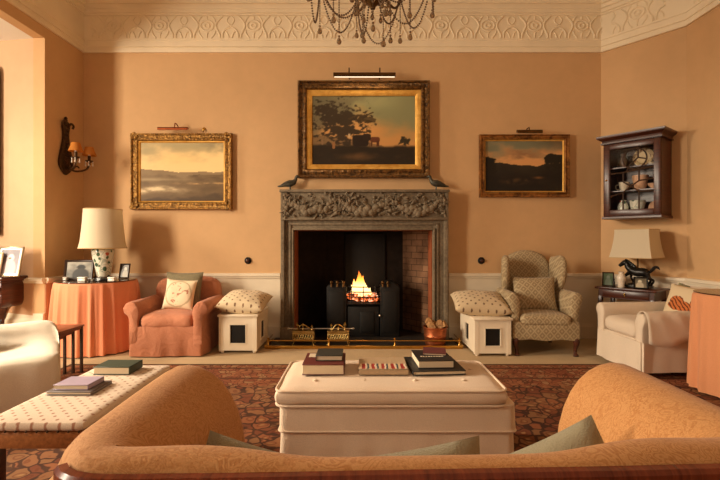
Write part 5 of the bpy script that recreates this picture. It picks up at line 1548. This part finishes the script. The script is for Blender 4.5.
# throw draped over the near arm
b = NB(); prof = [(.215, .40), (.215, .46), (.228, .515), (.26, .548), (.30, .552), (.335, .535), (.352, .49), (.356, .44), (.36, .36), (.365, .30)]
rings = []
for i in range(15):
    y = -.35+.42*i/14
    dz = -.03*math.sin(i/14*PI*1.5)
    rings.append([(x+.006*math.sin(i*1.1+z*20), y, z+(dz if z < .42 else 0)) for x, z in prof])
loft(b, rings, False, (False, False)); 
o = obj('arm_cover', b, CREAMC, wa, True, 70); m = o.modifiers.new('sol', 'SOLIDIFY'); m.thickness = .004; m.offset = 1
def mk_tiger():
    t = NT('tiger cushion')
    p = t.sep()
    # body shape: a lying cat with head to one side
    def ell(cx, cz, rx, rz):
        a = t.math('DIVIDE', t.math('SUBTRACT', p[0], cx), rx); c = t.math('DIVIDE', t.math('SUBTRACT', p[2], cz), rz)
        return t.math('ADD', t.math('MULTIPLY', a, a), t.math('MULTIPLY', c, c))
    d = t.math('MINIMUM', ell(-.02, -.02, .125, .05), ell(.105, .02, .052, .055))
    d = t.math('MINIMUM', d, ell(-.06, .0, .07, .07)); d = t.math('MINIMUM', d, ell(.09, -.055, .06, .02))
    d = t.math('ADD', d, t.math('MULTIPLY', t.math('SUBTRACT', t.noise(24, 3), .5), 1.3))
    m = t.ramp(d, [(.85, 1.0), (1.05, 0.0)])
    st = t.ramp(t.wave(16, 5.0, None, 3, 'DIAGONAL'), [(.25, 1.0), (.45, 0.0)])
    fur = t.mix(t.math('MULTIPLY', st, .85), S(196, 112, 62), S(78, 40, 26))
    return t.done(t.mix(m, S(216, 194, 158), fur), .9, 0, .15)
TIGER = mk_tiger()
cushion('cushion', 'cream cushion with an orange striped tiger on the cream armchair', .40, .36, .12, (2.935, 4.04, .58), (-20, 4, -72), TIGER, group='cushions on the cream armchair', seed=15)
cushion('cushion', 'green leafy cushion behind the tiger cushion', .40, .34, .11, (3.05, 4.14, .575), (-18, 8, -78), mk_damask('green leaf chintz', S(170, 156, 118), S(112, 114, 78), 9), group='cushions on the cream armchair', seed=16)
# clothed table at the right
RT = (2.88, 3.40)
table_cloth('peach floor-length tablecloth at the right edge beside the cream armchair', RT, .29, .31, .762, PEACH, 9, .03, 17)
b = NB(); lathe(b, [(0, 0), (.29, 0), (.293, .004), (.29, .008), (0, .008)], 64); o = tag(obj('table_top_cover', b, GLASSTOP), 'dark glossy round top laid over the peach tablecloth', 'table top'); o.location = (*RT, .763)

# ------------------------------------------------------------------ chandelier
cd = thing('chandelier', 'crystal chandelier with beaded swags hanging above the ottoman', 'chandelier', (.085, 3.0, 0))
BEAD = plain('smoky crystal bead', S(104, 80, 60), .12, 0, .8, .25, 60)
DROPM = NT('crystal drop'); DROPM.b.inputs['Transmission Weight'].default_value = .75; DROPM.b.inputs['IOR'].default_value = 1.5
DROPM = DROPM.done(S(176, 150, 120), .06, 0, .6)
b = NB(); tube(b, [(0, 0, 2.74), (0, 0, ZC-.02)], .012, 10)
lathe(b, [(0, 2.70), (.016, 2.71), (.022, 2.73), (.08, 2.77), (.10, 2.80), (.05, 2.82), (.03, 2.86), (.05, 2.9), (.02, 2.96), (.06, 3.1), (.02, 3.2), (0, 3.2)], 24)
lathe(b, [(0, ZC-.05), (.05, ZC-.05), (.07, ZC-.02), (.07, ZC-.001), (0, ZC-.001)], 24)
obj('stem', b, DARKBRASS, cd)
NA = 8; AR = .43
ends = []
for k in range(NA):
    a = 2*PI*k/NA+.26; ca, sa = math.cos(a), math.sin(a); ends.append((AR*ca, AR*sa))
    b = NB(); tube(b, smooth_pts([(.05*ca, .05*sa, 2.95), (.18*ca, .18*sa, 2.87), (.32*ca, .32*sa, 2.86), (.41*ca, .41*sa, 2.93), (AR*ca, AR*sa, 3.0)], 5), .009, 8); obj('arm', b, DARKBRASS, cd)
    b = NB(); lathe(b, [(0, 2.99), (.03, 2.995), (.055, 3.01), (.055, 3.015), (.02, 3.02), (.014, 3.03), (.014, 3.13), (0, 3.13)], 18, (AR*ca, AR*sa, 0)); obj('candle_cup', b, DROPM, cd)
def beads(b, pts, r):
    # resample to even spacing
    pts = [Vector(p) for p in pts]; acc = 0; step = r*2.15
    ball(b, pts[0], r, 1)
    for A, B in zip(pts, pts[1:]):
        L = (B-A).length; s = step-acc
        while s <= L:
            ball(b, A+(B-A)*(s/L), r, 1); s += step
        acc = L-(s-step)
def swag(p, q, sag, r=.0065, n=18):
    b = NB(); pts = []
    for i in range(n+1):
        u = i/n; pts.append((p[0]+(q[0]-p[0])*u, p[1]+(q[1]-p[1])*u, p[2]+(q[2]-p[2])*u-sag*4*u*(1-u)))
    beads(b, pts, r); obj('bead_swag', b, BEAD, cd, False)
for k in range(NA):
    p, q = ends[k], ends[(k+1) % NA]
    swag((*p, 2.99), (*q, 2.99), .29+.05*(k % 2), .0075)
    swag((p[0]*.97, p[1]*.97, 2.98), (p[0]*.22, p[1]*.22, 2.78), .16+.07*((k+1) % 2), .0075)
def drop(x, y, zt, zb, R_=.017):
    b = NB(); beads(b, [(x, y, zt), (x, y, zb+.075)], .0055); obj('bead_chain', b, BEAD, cd, False)
    b = NB(); ball(b, (x, y, zb+.058), .010, 1); lathe(b, [(0, zb), (R_*.7, zb+.006), (R_, zb+.02), (R_*.6, zb+.04), (0, zb+.05)], 8, (x, y, 0)); obj('crystal_drop', b, DROPM, cd, False)
for k in range(NA):
    x, y = ends[k]
    drop(x, y, 2.99, 2.64 if k % 2 else 2.70, .018)
    drop(x*.62, y*.62, 2.86, 2.53+.05*(k % 3), .018)
drop(.07, -.0, 2.70, 2.455, .02); drop(-.06, .05, 2.70, 2.50); drop(.0, -.08, 2.70, 2.52)
for k in range(12):
    a = k*PI/6; drop(.115*math.cos(a), .115*math.sin(a), 2.80, 2.66+.03*(k % 2), .014)

# ------------------------------------------------------------------ light
KEY, FILL, AMB = 410, 32, .06
def area(name, loc, target, sx, sy, power, col, spread=180):
    l = bpy.data.lights.new(name, 'AREA'); l.shape = 'RECTANGLE'; l.size = sx; l.size_y = sy; l.energy = power; l.color = col
    l.spread = math.radians(spread)
    o = bpy.data.objects.new(name, l); COL.objects.link(o); o.location = loc
    o.rotation_euler = (Vector(target)-Vector(loc)).to_track_quat('-Z', 'Y').to_euler(); return o
WARM = (1.0, .85, .65)
area('bay_window_daylight', (-6.0, 0.45, 2.5), (0.0, 9.0, 1.3), .8, 2.6, KEY, WARM)
area('rear_window_daylight', (.8, -2.95, 2.0), (.8, 5, 1.2), 2.6, 2.4, FILL, (1.0, .86, .68))
area('bay_side_added_fill', (-5.6, 3.35, 3.1), (0.4, 2.6, .3), .9, 1.0, 110, WARM, 80)  # extra light added inside the bay to lift the furniture tops
def point(name, loc, power, col, r):
    l = bpy.data.lights.new(name, 'POINT'); l.energy = power; l.color = col; l.shadow_soft_size = r
    o = bpy.data.objects.new(name, l); COL.objects.link(o); o.location = loc
point('firelight', (.02, BACK-.06, .62), 2.0, (1, .45, .15), .06)
area('picture_lamp', (.05, BACK-.2, 3.08), (.05, BACK, 2.4), .66, .03, 3.6, (1, .72, .38))
w = bpy.data.worlds.new('world'); SC.world = w; w.use_nodes = True
w.node_tree.nodes['Background'].inputs[0].default_value = (1.0, .86, .68, 1); w.node_tree.nodes['Background'].inputs[1].default_value = AMB

cam = bpy.data.cameras.new('camera'); co = bpy.data.objects.new('camera', cam); COL.objects.link(co)
co.location = (0, 0, EYE); co.rotation_euler = (PI/2, 0, 0)
cam.sensor_width = 36; cam.lens = 36*F/720; cam.clip_start = .02
SC.camera = co
SC.view_settings.view_transform = 'Standard'; SC.view_settings.look = 'None'
SC.view_settings.exposure = 0.0; SC.view_settings.gamma = 1.0; SC.view_settings.use_curve_mapping = False
